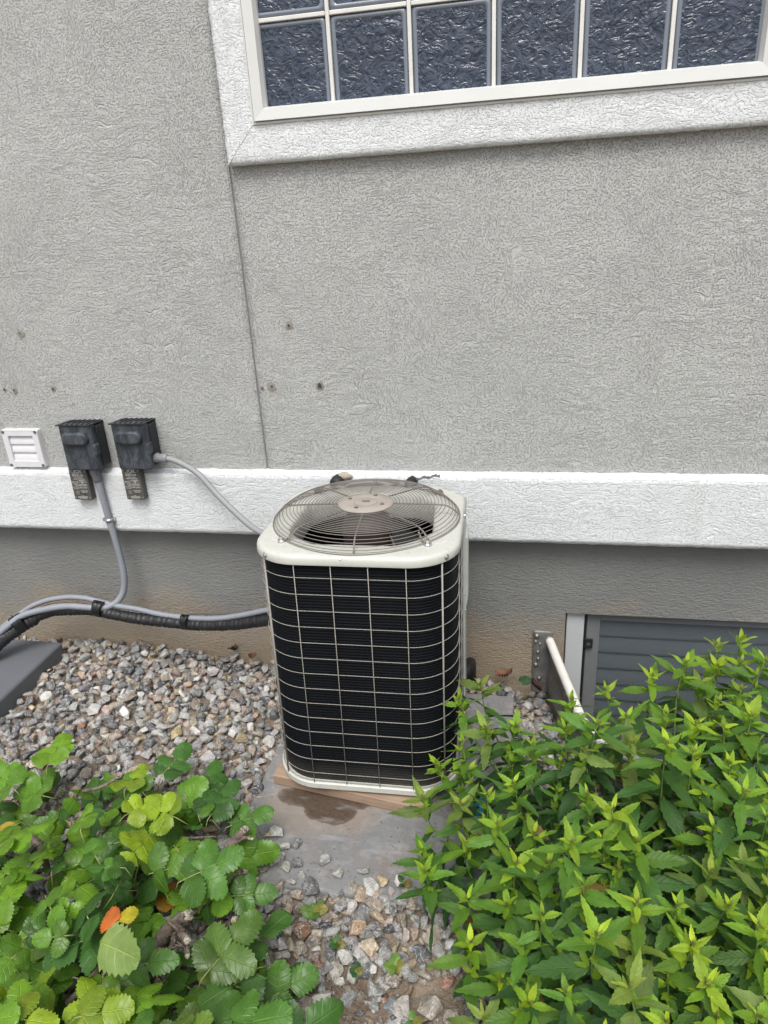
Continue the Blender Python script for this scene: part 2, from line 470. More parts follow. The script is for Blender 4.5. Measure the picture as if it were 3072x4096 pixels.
def leaf_mat(name, use_obj, gloss, nveins, slope, vein, edge=None):
    t = NT(name)
    if use_obj:
        oi = t.n('ShaderNodeObjectInfo'); s = oi.outputs['Color']
        mp = t.n('ShaderNodeVectorMath', operation='MULTIPLY_ADD'); t.l(t.coord(), mp.inputs[0]); mp.inputs[1].default_value = (.08, .08, .08)
        t.l(oi.outputs['Location'], mp.inputs[2]); vec = mp.outputs[0]
    else:
        a = t.n('ShaderNodeAttribute'); a.attribute_name = 'col'; s = a.outputs['Color']; vec = t.coord()
    uv = t.n('ShaderNodeUVMap'); sp = t.n('ShaderNodeSeparateXYZ'); t.l(uv.outputs[0], sp.inputs[0])
    u, v = sp.outputs[0], t.math('ABSOLUTE', t.math('SUBTRACT', sp.outputs[1], .5))
    mid = t.ramp(v, [(.012, 1), (.035, 0)])
    ph = t.math('FRACT', t.math('ADD', t.math('MULTIPLY', u, nveins), t.math('MULTIPLY', v, -slope)))
    lat = t.ramp(ph, [(.0, 1), (.12, 0), (.9, 0), (1.0, 1)])
    vn = t.math('MAXIMUM', mid, t.math('MULTIPLY', lat, vein))
    n = t.noise(45, 5, vec)
    c = t.mix(t.ramp(n, [(.3, .55), (.62, 0)]), s, t.mix(1.0, s, (.55, .6, .55), 'MULTIPLY'))
    c = t.mix(t.ramp(u, [(.0, .30), (.35, 0)]), c, t.mix(1.0, c, (1.5, 1.35, 1.1), 'MULTIPLY'))
    spot = t.ramp(t.noise(26, 5, vec, rough=.6), [(.69, 0), (.76, .55)])
    c = t.mix(spot, c, (.17, .12, .035))
    lite = t.mix(1.0, s, (1.75, 1.55, 1.7), 'MULTIPLY')
    c = t.mix(t.math('MULTIPLY', vn, .65), c, lite)
    t.bump(t.math('SUBTRACT', t.math('MULTIPLY', n, .4), t.math('MULTIPLY', vn, .8)), .0016)
    t.set(c, gloss, spec=.45)
    tl = t.n('ShaderNodeBsdfTranslucent'); t.l(t.mix(1.0, c, (1.25, 1.35, .6), 'MULTIPLY'), tl.inputs[0])
    mx = t.n('ShaderNodeMixShader'); mx.inputs[0].default_value = .32
    t.l(t.p.outputs[0], mx.inputs[1]); t.l(tl.outputs[0], mx.inputs[2]); t.l(mx.outputs[0], t.out.inputs[0])
    return t.m
M_LEAFA = leaf_mat('lance_leaf', True, .58, 8, 3.2, .45)
M_LEAFAS = leaf_mat('lance_foliage', False, .58, 8, 3.2, .45)
M_LEAFB = leaf_mat('holly_leaf', True, .38, 5, 2.0, .35)
M_LEAFBS = leaf_mat('holly_foliage', False, .38, 5, 2.0, .35)

# ================================================================== GROUND
PAD = (-.825, -.005, -1.075, -.16)      # x0 x1 y0 y1 of the concrete pad
WELL = (.135, 1.32, -.58)             # window well: x range and how far it stands out
FY = .04                              # foundation face
WELLC = [(.121, .045), (.152, -.12), (.188, -.30), (.226, -.47), (.30, -.575), (.45, -.63), (.75, -.645), (1.02, -.62), (1.17, -.54), (1.25, -.40), (1.29, -.2), (1.32, .045)]
WELLP = WELLC + [(1.32, .08), (.121, .08)]
def in_well(x, y, grow=0.0):
    if y > FY + .02 or y < -.7 - grow or x < .1 - grow or x > 1.4 + grow: return False
    c_ = Vector((.75, -.2)); q = Vector((x, y)) - c_
    q = c_ + q * (1 - grow / max(.05, q.length))
    r_ = False
    for (a, b), (c2_, d_) in zip(WELLP, WELLP[1:] + WELLP[:1]):
        if (b > q.y) != (d_ > q.y) and q.x < (c2_ - a) * (q.y - b) / (d_ - b) + a: r_ = not r_
    return r_
def wall_h(x):
    P = [(-3, .0), (-2.1, -.01), (-1.94, .0), (-1.5, -.018), (-1.1, -.055), (-.07, -.085), (.09, -.14), (3, -.14)]
    for (a, p), (b, q) in zip(P[:-1], P[1:]):
        if a <= x <= b: return p + (q - p) * (x - a) / (b - a)
    return P[0][1] if x < -3 else P[-1][1]
def gh(x, y):
    base = -.022 + .012 * mnoise.noise((x * 2.1, y * 2.1, 3.0))
    k = min(1, max(0, (y + .5) / .5)); k = k * k * (3 - 2 * k)
    z = base * (1 - k) + (wall_h(x) - .012) * k
    if y < -1.25: z += .02 * mnoise.noise((x * 5, y * 5, 1)) + .012 * mnoise.noise((x * 17, y * 17, 7)) + .006 * mnoise.noise((x * 41, y * 41, 2))
    return z
def axis(lo, hi, a, b, step):
    xs = list(np.arange(a, b, step)); q = step; x = a
    while x > lo: q *= 1.35; x -= q; xs.insert(0, x)
    q = step; x = xs[-1]
    while x < hi: q *= 1.35; x += q; xs.append(x)
    return xs
gx = axis(-45, 45, -2.5, 1.5, .02); gy = axis(-60, 8, -1.75, .1, .02)
mb = MB(); nx = len(gx)
for y in gy:
    for x in gx:
        near = -3 < x < 2 and -2.2 < y < .3
        z = gh(x, y) if near else -.03
        if PAD[0] + .03 < x < PAD[1] - .03 and PAD[2] + .03 < y < PAD[3] - .03: z = -.06
        if in_well(x, y, -.012) : z = -.78
        if y > FY + .03 or (y > FY - .02 and .15 < x < 1.2): z = -.95
        mb.v.append((x, y, z))
for j in range(len(gy) - 1):
    for i in range(nx - 1):
        mb.f.append((j * nx + i, j * nx + i + 1, (j + 1) * nx + i + 1, (j + 1) * nx + i))
mb.mi = [0] * len(mb.f); mb.sm = [True] * len(mb.f)
ground = tag(mb.build('ground', M_SOIL), kind='structure')

# ------------------------------------------------------------------ concrete pad
mb = MB()
N = 22
x0, x1, y0, y1 = PAD
ring = []
for (ax, ay), (bx, by) in zip([(x0, y0), (x1, y0), (x1, y1), (x0, y1)], [(x1, y0), (x1, y1), (x0, y1), (x0, y0)]):
    for i in range(N):
        tt = i / N; x, y = ax + (bx - ax) * tt, ay + (by - ay) * tt
        ring.append((x + .004 * mnoise.noise((x * 14, y * 14, 0)), y + .004 * mnoise.noise((x * 14, y * 14, 9))))
cxm, cym = (x0 + x1) / 2, (y0 + y1) / 2
rings = []
for s_, z_ in ((1, -.09), (1, -.010), (.996, -.003), (.985, 0)):
    rings.append([Vector((cxm + (x - cxm) * s_, cym + (y - cym) * s_, z_)) for x, y in ring])
mb.loft(rings, 0, True, False, True)
tag(mb.build('concrete_pad', M_CONC), 'grey concrete pad with a dark soil stain under the air conditioner', 'concrete slab')

# ================================================================== HOUSE WALL
house = tag(empty('house_wall', (0, 0, 0)), 'grey textured stucco house wall with white bands and two windows', 'house wall')
def relief(mb, x0, x1, z0, z1, y, step, amp, holes=(), edge=0.0, seed=0):
    """front sheet (facing -y) made of small cells with hand-made unevenness"""
    nx, nz = max(2, int((x1 - x0) / step)), max(2, int((z1 - z0) / step))
    b = len(mb.v); k = 0
    for j in range(nz + 1):
        for i in range(nx + 1):
            x, z = x0 + (x1 - x0) * i / nx, z0 + (z1 - z0) * j / nz
            d = amp * (mnoise.noise((x * 6, z * 6, seed)) * .6 + mnoise.noise((x * 30, z * 30, seed + 4)) * .4)
            ex = ez = 0
            if edge and j in (0, nz): ez = edge * mnoise.noise((x * 45, z, seed)) + edge * .7 * mnoise.noise((x * 130, z, seed))
            if edge and i in (0, nx): ex = edge * mnoise.noise((x, z * 45, seed))
            mb.v.append((x + ex, y + d, z + ez))
    for j in range(nz):
        for i in range(nx):
            mb.f.append((b + j * (nx + 1) + i, b + j * (nx + 1) + i + 1, b + (j + 1) * (nx + 1) + i + 1, b + (j + 1) * (nx + 1) + i))
            mb.mi.append(0); mb.sm.append(True)
    def side(ids, back):
        c = len(mb.v)
        for q in ids: mb.v.append((mb.v[q][0], back, mb.v[q][2]))
        for q in range(len(ids) - 1):
            mb.f.append((ids[q], c + q, c + q + 1, ids[q + 1])); mb.mi.append(0); mb.sm.append(False)
    return b, nx, nz, side
def slab(name, mat, x0, x1, z0, z1, y, back, step=.03, amp=.002, edge=.0, seed=0, parent=house):
    mb = MB()
    b, nx, nz, side = relief(mb, x0, x1, z0, z1, y, step, amp, edge=edge, seed=seed)
    side([b + i for i in range(nx + 1)], back)
    side([b + nz * (nx + 1) + i for i in reversed(range(nx + 1))], back)
    side([b + j * (nx + 1) for j in reversed(range(nz + 1))], back)
    side([b + j * (nx + 1) + nx for j in range(nz + 1)], back)
    return mb.build(name, mat, parent)
WX0, WX1, TOP = -4.2, 3.4, 3.3
JX = -.9415
ZB0, ZB1 = .586, .836                 # white band
slab('stucco_panel', M_WALL, WX0, JX - .0032, ZB1 - .03, TOP, 0, .25, .03, .003, .0015, 1)
# right-hand panel around the glass block window, in one mesh
OX0, OX1, OZ0, OZ1 = -.83, .645, 1.99, 2.74
mb = MB()
for q, (a, b_, c_, d_) in enumerate([(JX + .0032, WX1, ZB1 - .03, OZ0), (JX + .0032, OX0, OZ0, OZ1), (OX1, WX1, OZ0, OZ1), (JX + .0032, WX1, OZ1, TOP)]):
    bb, nx_, nz_, side = relief(mb, a, b_, c_, d_, 0, .03, .003 if q == 0 else .0, seed=2)
    if q == 0: side([bb + j * (nx_ + 1) for j in reversed(range(nz_ + 1))], .25)
mb.build('stucco_panel', M_WALL, house)
mb = MB(); mb.box(JX - .02, JX + .02, .006, .03, ZB1 - .03, TOP)
mb.build('joint_sealant', M_SEAL, house)
# white band course with a sloped, lumpy top ledge
o = slab('band_course', M_BAND, WX0, WX1, ZB0, ZB1, -.032, .06, .016, .003, .002, 5)
mb = MB(); n = 300
ra = [Vector((WX0 + (WX1 - WX0) * i / n, -.0325, ZB1 - .004 + .002 * mnoise.noise((i * .7, 3, 1)))) for i in range(n + 1)]
rb = [Vector((p.x, .004, ZB1 + .012 + .006 * mnoise.noise((p.x * 9, 1, 1)) + .003 * mnoise.noise((p.x * 40, 1, 1)))) for p in ra]
mb.add(ra + rb, [(i, i + 1, n + 2 + i, n + 1 + i) for i in range(n)], 0, True)
mb.build('band_ledge', M_BAND, house)
# window surround (mitred white stucco frame)
TX0, TX1, TZ0, TZ1 = -.935, .75, 1.880, 2.86
IX0, IX1, IZ0, IZ1 = -.836, .652, 1.988, 2.75
def surround(name, a, b, c, d, seed):
    # a,b outer corners, c,d inner corners (x,z); mitre ends
    mb = MB(); n, k = 90, 8
    for j in range(k + 1):
        for i in range(n + 1):
            u, v = i / n, j / k
            ax, az = a[0] + (b[0] - a[0]) * u, a[1] + (b[1] - a[1]) * u
            cx, cz = c[0] + (d[0] - c[0]) * u, c[1] + (d[1] - c[1]) * u
            x, z = ax + (cx - ax) * v, az + (cz - az) * v
            e = .0022 if j == 0 else 0
            dd = .0022 * mnoise.noise((x * 28, z * 28, seed)) + .002 * mnoise.noise((x * 8, z * 8, seed))
            mb.v.append((x + e * mnoise.noise((x * 50, z * 50, 1)), -.032 + dd + (.004 if j == 0 else 0), z + e * mnoise.noise((x * 50, z * 50, 5))))
    for j in range(k):
        for i in range(n):
            mb.f.append((j * (n + 1) + i, j * (n + 1) + i + 1, (j + 1) * (n + 1) + i + 1, (j + 1) * (n + 1) + i)); mb.mi.append(0); mb.sm.append(True)
    e0 = len(mb.v)
    for i in range(n + 1): mb.v.append((mb.v[i][0], .02, mb.v[i][2]))
    for i in range(n): mb.f.append((i, e0 + i, e0 + i + 1, i + 1)); mb.mi.append(0); mb.sm.append(False)
    return mb.build(name, M_BAND, house)
g_ = .0008
surround('window_surround', (TX0 + g_, TZ0), (TX1 - g_, TZ0), (IX0 + g_, IZ0), (IX1 - g_, IZ0), 3)
surround('window_surround', (TX0, TZ1 - g_), (TX0, TZ0 + g_), (IX0, IZ1 - g_), (IX0, IZ0 + g_), 6)
surround('window_surround', (TX1, TZ0 + g_), (TX1, TZ1 - g_), (IX1, IZ0 + g_), (IX1, IZ1 - g_), 8)
surround('window_surround', (TX1 - g_, TZ1), (TX0 + g_, TZ1), (IX1 - g_, IZ1), (IX0 + g_, IZ1), 9)
# foundation around the basement window, one mesh with reveals
BX0, BX1, BZ0, BZ1 = .184, 1.16, -.66, .2545
mb = MB()
for (a, b_, c_, d_) in [(WX0, BX0, -.9, BZ0), (WX0, BX0, BZ0, BZ1), (WX0, BX0, BZ1, ZB0 + .02), (BX0, BX1, -.9, BZ0), (BX0, BX1, BZ1, ZB0 + .02), (BX1, WX1, -.9, BZ0), (BX1, WX1, BZ0, BZ1), (BX1, WX1, BZ1, ZB0 + .02)]:
    relief(mb, a, b_, c_, d_, FY, .035, .0, seed=12)
for a, b_ in (((BX0, BZ0), (BX0, BZ1)), ((BX0, BZ1), (BX1, BZ1)), ((BX1, BZ1), (BX1, BZ0)), ((BX1, BZ0), (BX0, BZ0))):
    mb.add([(a[0], FY, a[1]), (b_[0], FY, b_[1]), (b_[0], .2, b_[1]), (a[0], .2, a[1])], [(0, 1, 2, 3)])
mb.build('foundation', M_FOUND, house)
# old screw holes in the stucco
for i, (px, py, r_, st) in enumerate([(1157, 1302, .0055, .016), (1088, 1545, .005, .02), (1280, 1543, .011, .017), (1050, 1552, .0035, .009), (82, 1332, .004, .018), (215, 1555, .006, .014), (60, 1560, .005, .014), (20, 1557, .0045, .008)]):
    p = atY(px, py, 0)
    mb = MB(); k = 14
    vv = [p + Vector((0, -.0042, 0))]
    for q in range(k):
        a = 2 * math.pi * q / k; rr = st * rnd.uniform(.6, 1.1)
        vv.append(p + Vector((rr * math.cos(a), -.0018, rr * math.sin(a) * 1.1)))
    mb.add(vv, [(0, 1 + (q + 1) % k, 1 + q) for q in range(k)], 0, True)
    b = len(mb.v); vv = [p + Vector((0, -.0048, 0))]
    for q in range(9):
        a = 2 * math.pi * q / 9; rr = r_ * rnd.uniform(.6, 1.1)
        vv.append(p + Vector((rr * math.cos(a), -.0052, rr * math.sin(a))))
    mb.add(vv, [(0, 1 + (q + 1) % 9, 1 + q) for q in range(9)], 1)
    mb.build('screw_hole', [M_HOLESTAIN, M_HOLE], house)

# ------------------------------------------------------------------ glass block window
gw = empty('glass_block_window', (0, 0, 0)); gw.parent = house
def frame_bar(name, pts, prof, mat, parent):
    """profile (offset inward, y) swept along one side between mitres; pts: outer a,b and inward normal"""
    (ax, az), (bx, bz), (nx, nz) = pts
    mb = MB(); rings = []
    dx, dz = bx - ax, bz - az; L = math.hypot(dx, dz); dx /= L; dz /= L
    for end in (0, 1):
        ring = []
        for d, y in prof:
            s = d * (1 if end == 0 else -1)
            x, z = (ax, az) if end == 0 else (bx, bz)
            ring.append(Vector((x + nx * d + dx * s, y, z + nz * d + dz * s)))
        rings.append(ring)
    mb.loft(rings, 0, False, True, True)
    return mb.build(name, mat, parent)
prof = [(0, -.018), (0, -.036), (.005, -.037), (.006, -.030), (.008, -.030), (.009, -.044), (.040, -.040), (.047, -.020), (.047, .03), (0, .03)]
o_ = .0006
frame_bar('window_frame', ((IX0, IZ0), (IX1, IZ0), (0, 1)), prof, M_VINYL, gw)
frame_bar('window_frame', ((IX0, IZ1), (IX0, IZ0), (1, 0)), prof, M_VINYL, gw)
frame_bar('window_frame', ((IX1, IZ0), (IX1, IZ1), (-1, 0)), prof, M_VINYL, gw)
frame_bar('window_frame', ((IX1, IZ1), (IX0, IZ1), (0, -1)), prof, M_VINYL, gw)
bxs = [-.82 + .2399 * i for i in range(7)]
bzs = [1.998, 2.258, 2.498, 2.738]
def glass_block(x0, x1, z0, z1):
    mb = MB(); n = 7
    w_, h_ = x1 - x0, z1 - z0; cx, cz = (x0 + x1) / 2, (z0 + z1) / 2
    rings = []
    for inset, y, r in ((0, .03, .006), (0, -.004, .008), (.004, -.0095, .010), (.010, -.0105, .012), (.014, -.0065, .012)):
        rings.append([Vector((cx + a, y, cz + b)) for a, b in rrect(w_ - 2 * inset, h_ - 2 * inset, r, 4)])
    mb.loft([[p for p in reversed(r)] for r in rings], 1, True)
    last = [p for p in reversed(rings[-1])]
    ctr = Vector((cx, -.0055, cz))
    b = len(mb.v); k = len(last)
    mb.add(last + [ctr], [(q, (q + 1) % k, k) for q in range(k)], 0)
    return mb.build('glass_block', [M_GLASS, M_GLASSRIM], gw)
jw = .0065
for r_ in range(3):
    for c_ in range(6):
        glass_block(bxs[c_] + jw, bxs[c_ + 1] - jw, bzs[r_] + jw, bzs[r_ + 1] - jw)
for c_ in range(1, 6):
    mb = MB(); mb.box(bxs[c_] - jw + .0008, bxs[c_] + jw - .0008, -.0155, .03, 2.02, 2.72)
    mb.build('joint_strip', M_MORTAR, gw, .002)
for r_ in range(1, 3):
    for c_ in range(6):
        mb = MB(); mb.box(bxs[c_] + jw, bxs[c_ + 1] - jw, -.0145, .03, bzs[r_] - jw + .0008, bzs[r_] + jw - .0008)
        mb.build('joint_strip', M_MORTAR, gw, .002)
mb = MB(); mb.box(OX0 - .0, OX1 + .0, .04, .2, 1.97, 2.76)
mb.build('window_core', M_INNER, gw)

# ------------------------------------------------------------------ basement window
bw = empty('basement_window', (0, 0, 0)); bw.parent = house
def bars(name, x0, x1, z0, z1, w_, ya, yb, mat, bev=.003):
    for a, b_, c_, d_ in ((x0, x0 + w_, z0, z1), (x1 - w_, x1, z0, z1), (x0 + w_, x1 - w_, z1 - w_ * .62, z1), (x0 + w_, x1 - w_, z0, z0 + w_)):
        mb = MB(); mb.box(a, b_, ya, yb, c_, d_); mb.build(name, mat, bw, bev)
mb = MB(); mb.box(BX0 + .006, BX0 + .074, FY + .022, .16, BZ0 + .004, BZ1 - .004); mb.build('window_frame', M_VINYLB, bw, .004)
mb = MB(); mb.box(BX1 - .074, BX1 - .006, FY + .022, .16, BZ0 + .004, BZ1 - .004); mb.build('window_frame', M_VINYLB, bw, .004)
mb = MB(); mb.box(BX0 + .074, BX1 - .074, FY + .03, .16, BZ0 + .004, BZ0 + .06); mb.build('window_frame', M_VINYLB, bw, .004)
sx0, sx1, sz0, sz1 = BX0 + .080, BX1 - .080, BZ0 + .066, BZ1 - .012
bars('gasket', sx0 - .004, sx1 + .004, sz0 - .004, sz1 + .005, .007, FY + .026, .08, M_BLACKRUB, 0)
bars('sash_frame', sx0 + .005, sx1 - .005, sz0 + .005, sz1 - .003, .05, .074, .12, M_VINYL_IN)
for k in range(12):
    zt = sz1 - .034 - k * .0765
    if zt < sz0 + .08: break
    mb = MB()
    pr = [(.098, 0), (.094, -.02), (.089, -.05), (.087, -.072), (.088, -.079), (.093, -.079), (.100, -.045), (.104, 0)]
    ra = [Vector((sx0 + .056, y, zt + z)) for y, z in pr]; rb = [Vector((sx1 - .056, y, zt + z)) for y, z in pr]
    mb.loft([ra, rb], 0, False, True, True); mb.build('blind_slat', M_SLAT, bw)
mb = MB(); mb.add([(sx0 + .04, .083, sz0 + .04), (sx1 - .04, .083, sz0 + .04), (sx1 - .04, .083, sz1 - .02), (sx0 + .04, .083, sz1 - .02)], [(0, 1, 2, 3)])
mb.build('window_pane', M_PANE, bw)
mb = MB(); mb.add([(sx0 + .004, .069, sz0 + .004), (sx1 - .004, .069, sz0 + .004), (sx1 - .004, .069, sz1 + .001), (sx0 + .004, .069, sz1 + .001)], [(0, 1, 2, 3)])
mb.build('insect_screen', M_SCREEN, bw)
mb = MB()
lx, lz = .264, .127
for a, b_, c_, d_ in ((0, .03, -.006, 0), (0, .03, -.038, -.032), (0, .007, -.032, -.006), (.024, .03, -.032, -.006)):
    mb.box(lx + a, lx + b_, .058, .0685, lz + c_, lz + d_)
mb.build('latch', M_BLACKRUB, bw)
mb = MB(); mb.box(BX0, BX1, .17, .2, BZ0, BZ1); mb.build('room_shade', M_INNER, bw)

# ================================================================== THINGS ON THE WALL
# ------------------------------------------------------------------ louvred vent
vx0, vx1, vz0, vz1 = -2.034, -1.872, .853, 1.010
vent = tag(empty('exhaust_vent', ((vx0 + vx1) / 2, 0, vz0)), 'small white louvred vent hood beside the black switch boxes', 'vent')
def chld(mb, name, mat, parent, bevel=0, seg=2):
    """build with world coordinates under a parent that is only translated"""
    o = mb.build(name, mat, parent, bevel, seg)
    o.matrix_parent_inverse = Matrix.Translation(-Vector(parent.location))
    return o
def ringprism(mb, cx, cz, outer, inner, ya, yb, yi, mi=0):
    """plate with a rectangular opening, outlines given as lists of (x,z), y from ya (front) to yb"""
    n = len(outer)
    rings = [[Vector((cx + x, yb, cz + z)) for x, z in outer], [Vector((cx + x, ya + .004, cz + z)) for x, z in outer],
             [Vector((cx + x * .98, ya, cz + z * .98)) for x, z in outer],
             [Vector((cx + x, ya, cz + z)) for x, z in inner], [Vector((cx + x * .95, yi, cz + z * .95)) for x, z in inner]]
    mb.loft([list(reversed(r)) for r in rings], mi, False)
vcx, vcz = (vx0 + vx1) / 2, (vz0 + vz1) / 2
mb = MB()
ringprism(mb, vcx, vcz, rrect(.162, .157, .008, 4), rrect(.112, .106, .002, 4), -.024, .001, -.010)
chld(mb, 'vent_frame', M_VENT, vent)
for k in range(3):
    z1 = vcz + .051 - k * .034
    mb = MB(); pr = []
    for i in range(9):
        tt = i / 8; pr.append((-.0095 - .0085 * math.sin(tt * math.pi * .55) , -tt * .0345))
    pr += [(-.010, -.0345), (-.006, 0)]
    mb.loft([[Vector((vcx - .054, y, z1 + z)) for y, z in pr], [Vector((vcx + .054, y, z1 + z)) for y, z in pr]], 0, False, True, True)
    chld(mb, 'louvre', M_VENT, vent)
for sx_ in (-1, 1):
    for sz_ in (-1, 1):
        mb = MB(); mb.lathe([(.0062, 0), (.0062, .003), (.003, .0032), (.0028, .001)], 10, M=Matrix.Translation((vcx + sx_ * .072, -.0235, vcz + sz_ * .069)) @ Matrix.Rotation(R(90), 4, 'X'))
        chld(mb, 'screw', M_FITTING, vent)
mb = MB(); k = 30
ra = [Vector((vcx - .07 + .14 * i / k, -.0245, vcz + .0765 - .003 - .004 * abs(mnoise.noise((i * .4, 2, 2))))) for i in range(k + 1)]
rb = [Vector((p.x, -.018, vcz + .080 + .003 * mnoise.noise((i * .9, 5, 2)))) for i, p in enumerate(ra)]
mb.add(ra + rb, [(i, i + 1, k + 2 + i, k + 1 + i) for i in range(k)], 0, True); chld(mb, 'caulk', M_VENTDIRT, vent)

# ------------------------------------------------------------------ printing helper
def text_mesh(s, size, mat, name, parent, loc, align='CENTER', bold=0.0):
    cu = bpy.data.curves.new('txt', 'FONT'); cu.body = s; cu.size = size; cu.align_x = align; cu.align_y = 'CENTER'; cu.offset = bold; cu.resolution_u = 2
    tmp = bpy.data.objects.new('txt', cu); col.objects.link(tmp)
    bpy.context.view_layer.update()
    me = bpy.data.meshes.new_from_object(tmp.evaluated_get(bpy.context.evaluated_depsgraph_get()))
    bpy.data.objects.remove(tmp)
    M = Matrix.Translation(loc) @ Matrix.Rotation(R(90), 4, 'X')
    me.transform(M); me.materials.clear(); me.materials.append(mat)
    o = bpy.data.objects.new(name, me); col.objects.link(o); o.parent = parent
    o.matrix_parent_inverse = Matrix.Translation(-Vector(parent.location))
    return o
# ------------------------------------------------------------------ disconnect boxes
def disconnect(x0, z0, label, broken):
    W_, H_, D_ = .135, .182, .092
    b = tag(empty('disconnect_box', (x0 + W_ / 2, 0, z0)), label, 'switch box', 'black switch boxes on the wall')
    mb = MB(); mb.box(x0 + .006, x0 + W_ - .001, -D_ + .02, .002, z0 + .004, z0 + H_ - .012)
    chld(mb, 'back_case', M_BOXDARK, b, .004)
    # cover: shallow tray with tapered flanks
    mb = MB(); rings = []
    for y, gx_, gz in ((-D_ + .030, 0, 0), (-D_ + .006, 0, 0), (-D_, .005, .004)):
        rings.append([Vector((x0 + W_ / 2 + a, y, z0 + H_ / 2 + c_)) for a, c_ in rrect(W_ - 2 * gx_, H_ - 2 * gz, .005, 3)])
    mb.loft([list(reversed(r)) for r in rings], 0, False, True, True)
    cov = chld(mb, 'cover', M_BOX, b, .0015)
    # side rib and hasp
    mb = MB(); mb.box(x0 + W_ - .002, x0 + W_ + .006, -.06, -.02, z0 + .01, z0 + H_ * .92); chld(mb, 'side_rib', M_BOXDARK, b, .003)
    mb = MB(); mb.box(x0 + W_ - .006, x0 + W_ + .007, -D_ - .003, -D_ + .03, z0 + .060, z0 + .105); chld(mb, 'hasp', M_BOX, b, .006)
    mb = MB(); mb.box(x0 + W_ - .0035, x0 + W_ + .0035, -D_ - .0038, -D_ - .001, z0 + .078, z0 + .094); chld(mb, 'lock_slot', M_HOLE, b)
    # hood over the top with ribs
    mb = MB(); mb.add([(x0 - .006, -D_ - .006, z0 + H_ - .004), (x0 + W_ + .001, -D_ - .006, z0 + H_ - .004), (x0 + W_ + .001, .002, z0 + H_ - .010), (x0 - .004, .002, z0 + H_ - .010),
                    (x0 - .006, -D_ - .006, z0 + H_), (x0 + W_ + .001, -D_ - .006, z0 + H_), (x0 + W_ + .001, .002, z0 + H_ - .006), (x0 - .004, .002, z0 + H_ - .006)],
                   [(0, 3, 2, 1), (4, 5, 6, 7), (0, 1, 5, 4), (1, 2, 6, 5), (2, 3, 7, 6), (3, 0, 4, 7)])
    hood = chld(mb, 'hood', M_BOXDARK, b, .001)
    for i in range(6):
        xx = x0 + .016 + i * .021
        mb = MB(); mb.add([(xx, -D_ - .004, z0 + H_), (xx + .004, -D_ - .004, z0 + H_), (xx + .004, 0, z0 + H_ - .007), (xx, 0, z0 + H_ - .007),
                           (xx, -D_ + .002, z0 + H_ + .003), (xx + .004, -D_ + .002, z0 + H_ + .003), (xx + .004, 0, z0 + H_ - .0035), (xx, 0, z0 + H_ - .0035)],
                          [(0, 3, 2, 1), (4, 5, 6, 7), (0, 1, 5, 4), (1, 2, 6, 5), (2, 3, 7, 6), (3, 0, 4, 7)])
        chld(mb, 'hood_rib', M_BOXDARK, b)
    for i in range(11):
        mb = MB(); mb.box(x0 - .0035, x0 + .001, -D_ + .010, -D_ + .028, z0 + .016 + i * .0145, z0 + .023 + i * .0145); chld(mb, 'hinge_knuckle', M_BOXDARK, b)
    # moulded pull grip
    mb = MB(); rings = []
    for y, s_ in ((-D_ + .001, 1.0), (-D_ - .006, .985), (-D_ - .012, .93), (-D_ - .0155, .82), (-D_ - .017, .62)):
        rings.append([Vector((x0 + .066 + a * (1 - (1 - s_) * .5), y, z0 + .128 + c_ * s_)) for a, c_ in rrect(.112, .052, .0255, 8)])
    mb.loft([list(reversed(r)) for r in rings], 0, True, False, True); chld(mb, 'grip', M_BOX, b)
    # moulded emblem: frame with a duck outline
    def line(pts, r=.0009):
        mb_ = MB(); mb_.tube([Vector((x, -D_ - .0003, z)) for x, z in pts], r, 5); return mb_
    ex, ez = x0 + .068, z0 + .050
    fr = [Vector((ex + a, -D_ - .0002, ez + c_)) for a, c_ in rrect(.076, .040, .003, 3)]
    mb = MB(); mb.tube(fr, .0009, 5, closed=True); chld(mb, 'emblem_frame', M_BOX, b)
    duck = [(-.031, -.013), (-.026, -.006), (-.016, -.002), (-.008, .001), (-.001, .003), (.002, .008), (.004, .013), (.010, .0155), (.016, .013), (.024, .009), (.017, .0075), (.013, .004), (.017, -.001), (.021, -.006), (.017, -.013), (.002, -.015), (-.016, -.014), (-.031, -.013)]
    mb = line([(ex + x, ez + z) for x, z in duck], .001); chld(mb, 'emblem', M_BOX, b)
    if broken:
        mb = MB(); mb.add([(x0 + W_ + .0005, -D_ + .028, z0 + .012), (x0 + W_ + .0005, -D_ + .044, z0 + .012), (x0 + W_ + .0005, -D_ + .03, z0 + .105)], [(0, 1, 2)])
        chld(mb, 'crack', M_HOLE, b)
    return b
d1x, d1z, d2x, d2z = -1.7245, .867, -1.5035, .872
disconnect(d1x, d1z, 'black switch box next to the vent, conduit leaving from its bottom', False)
disconnect(d2x, d2z, 'black switch box farther from the vent, conduit leaving from its right side', True)
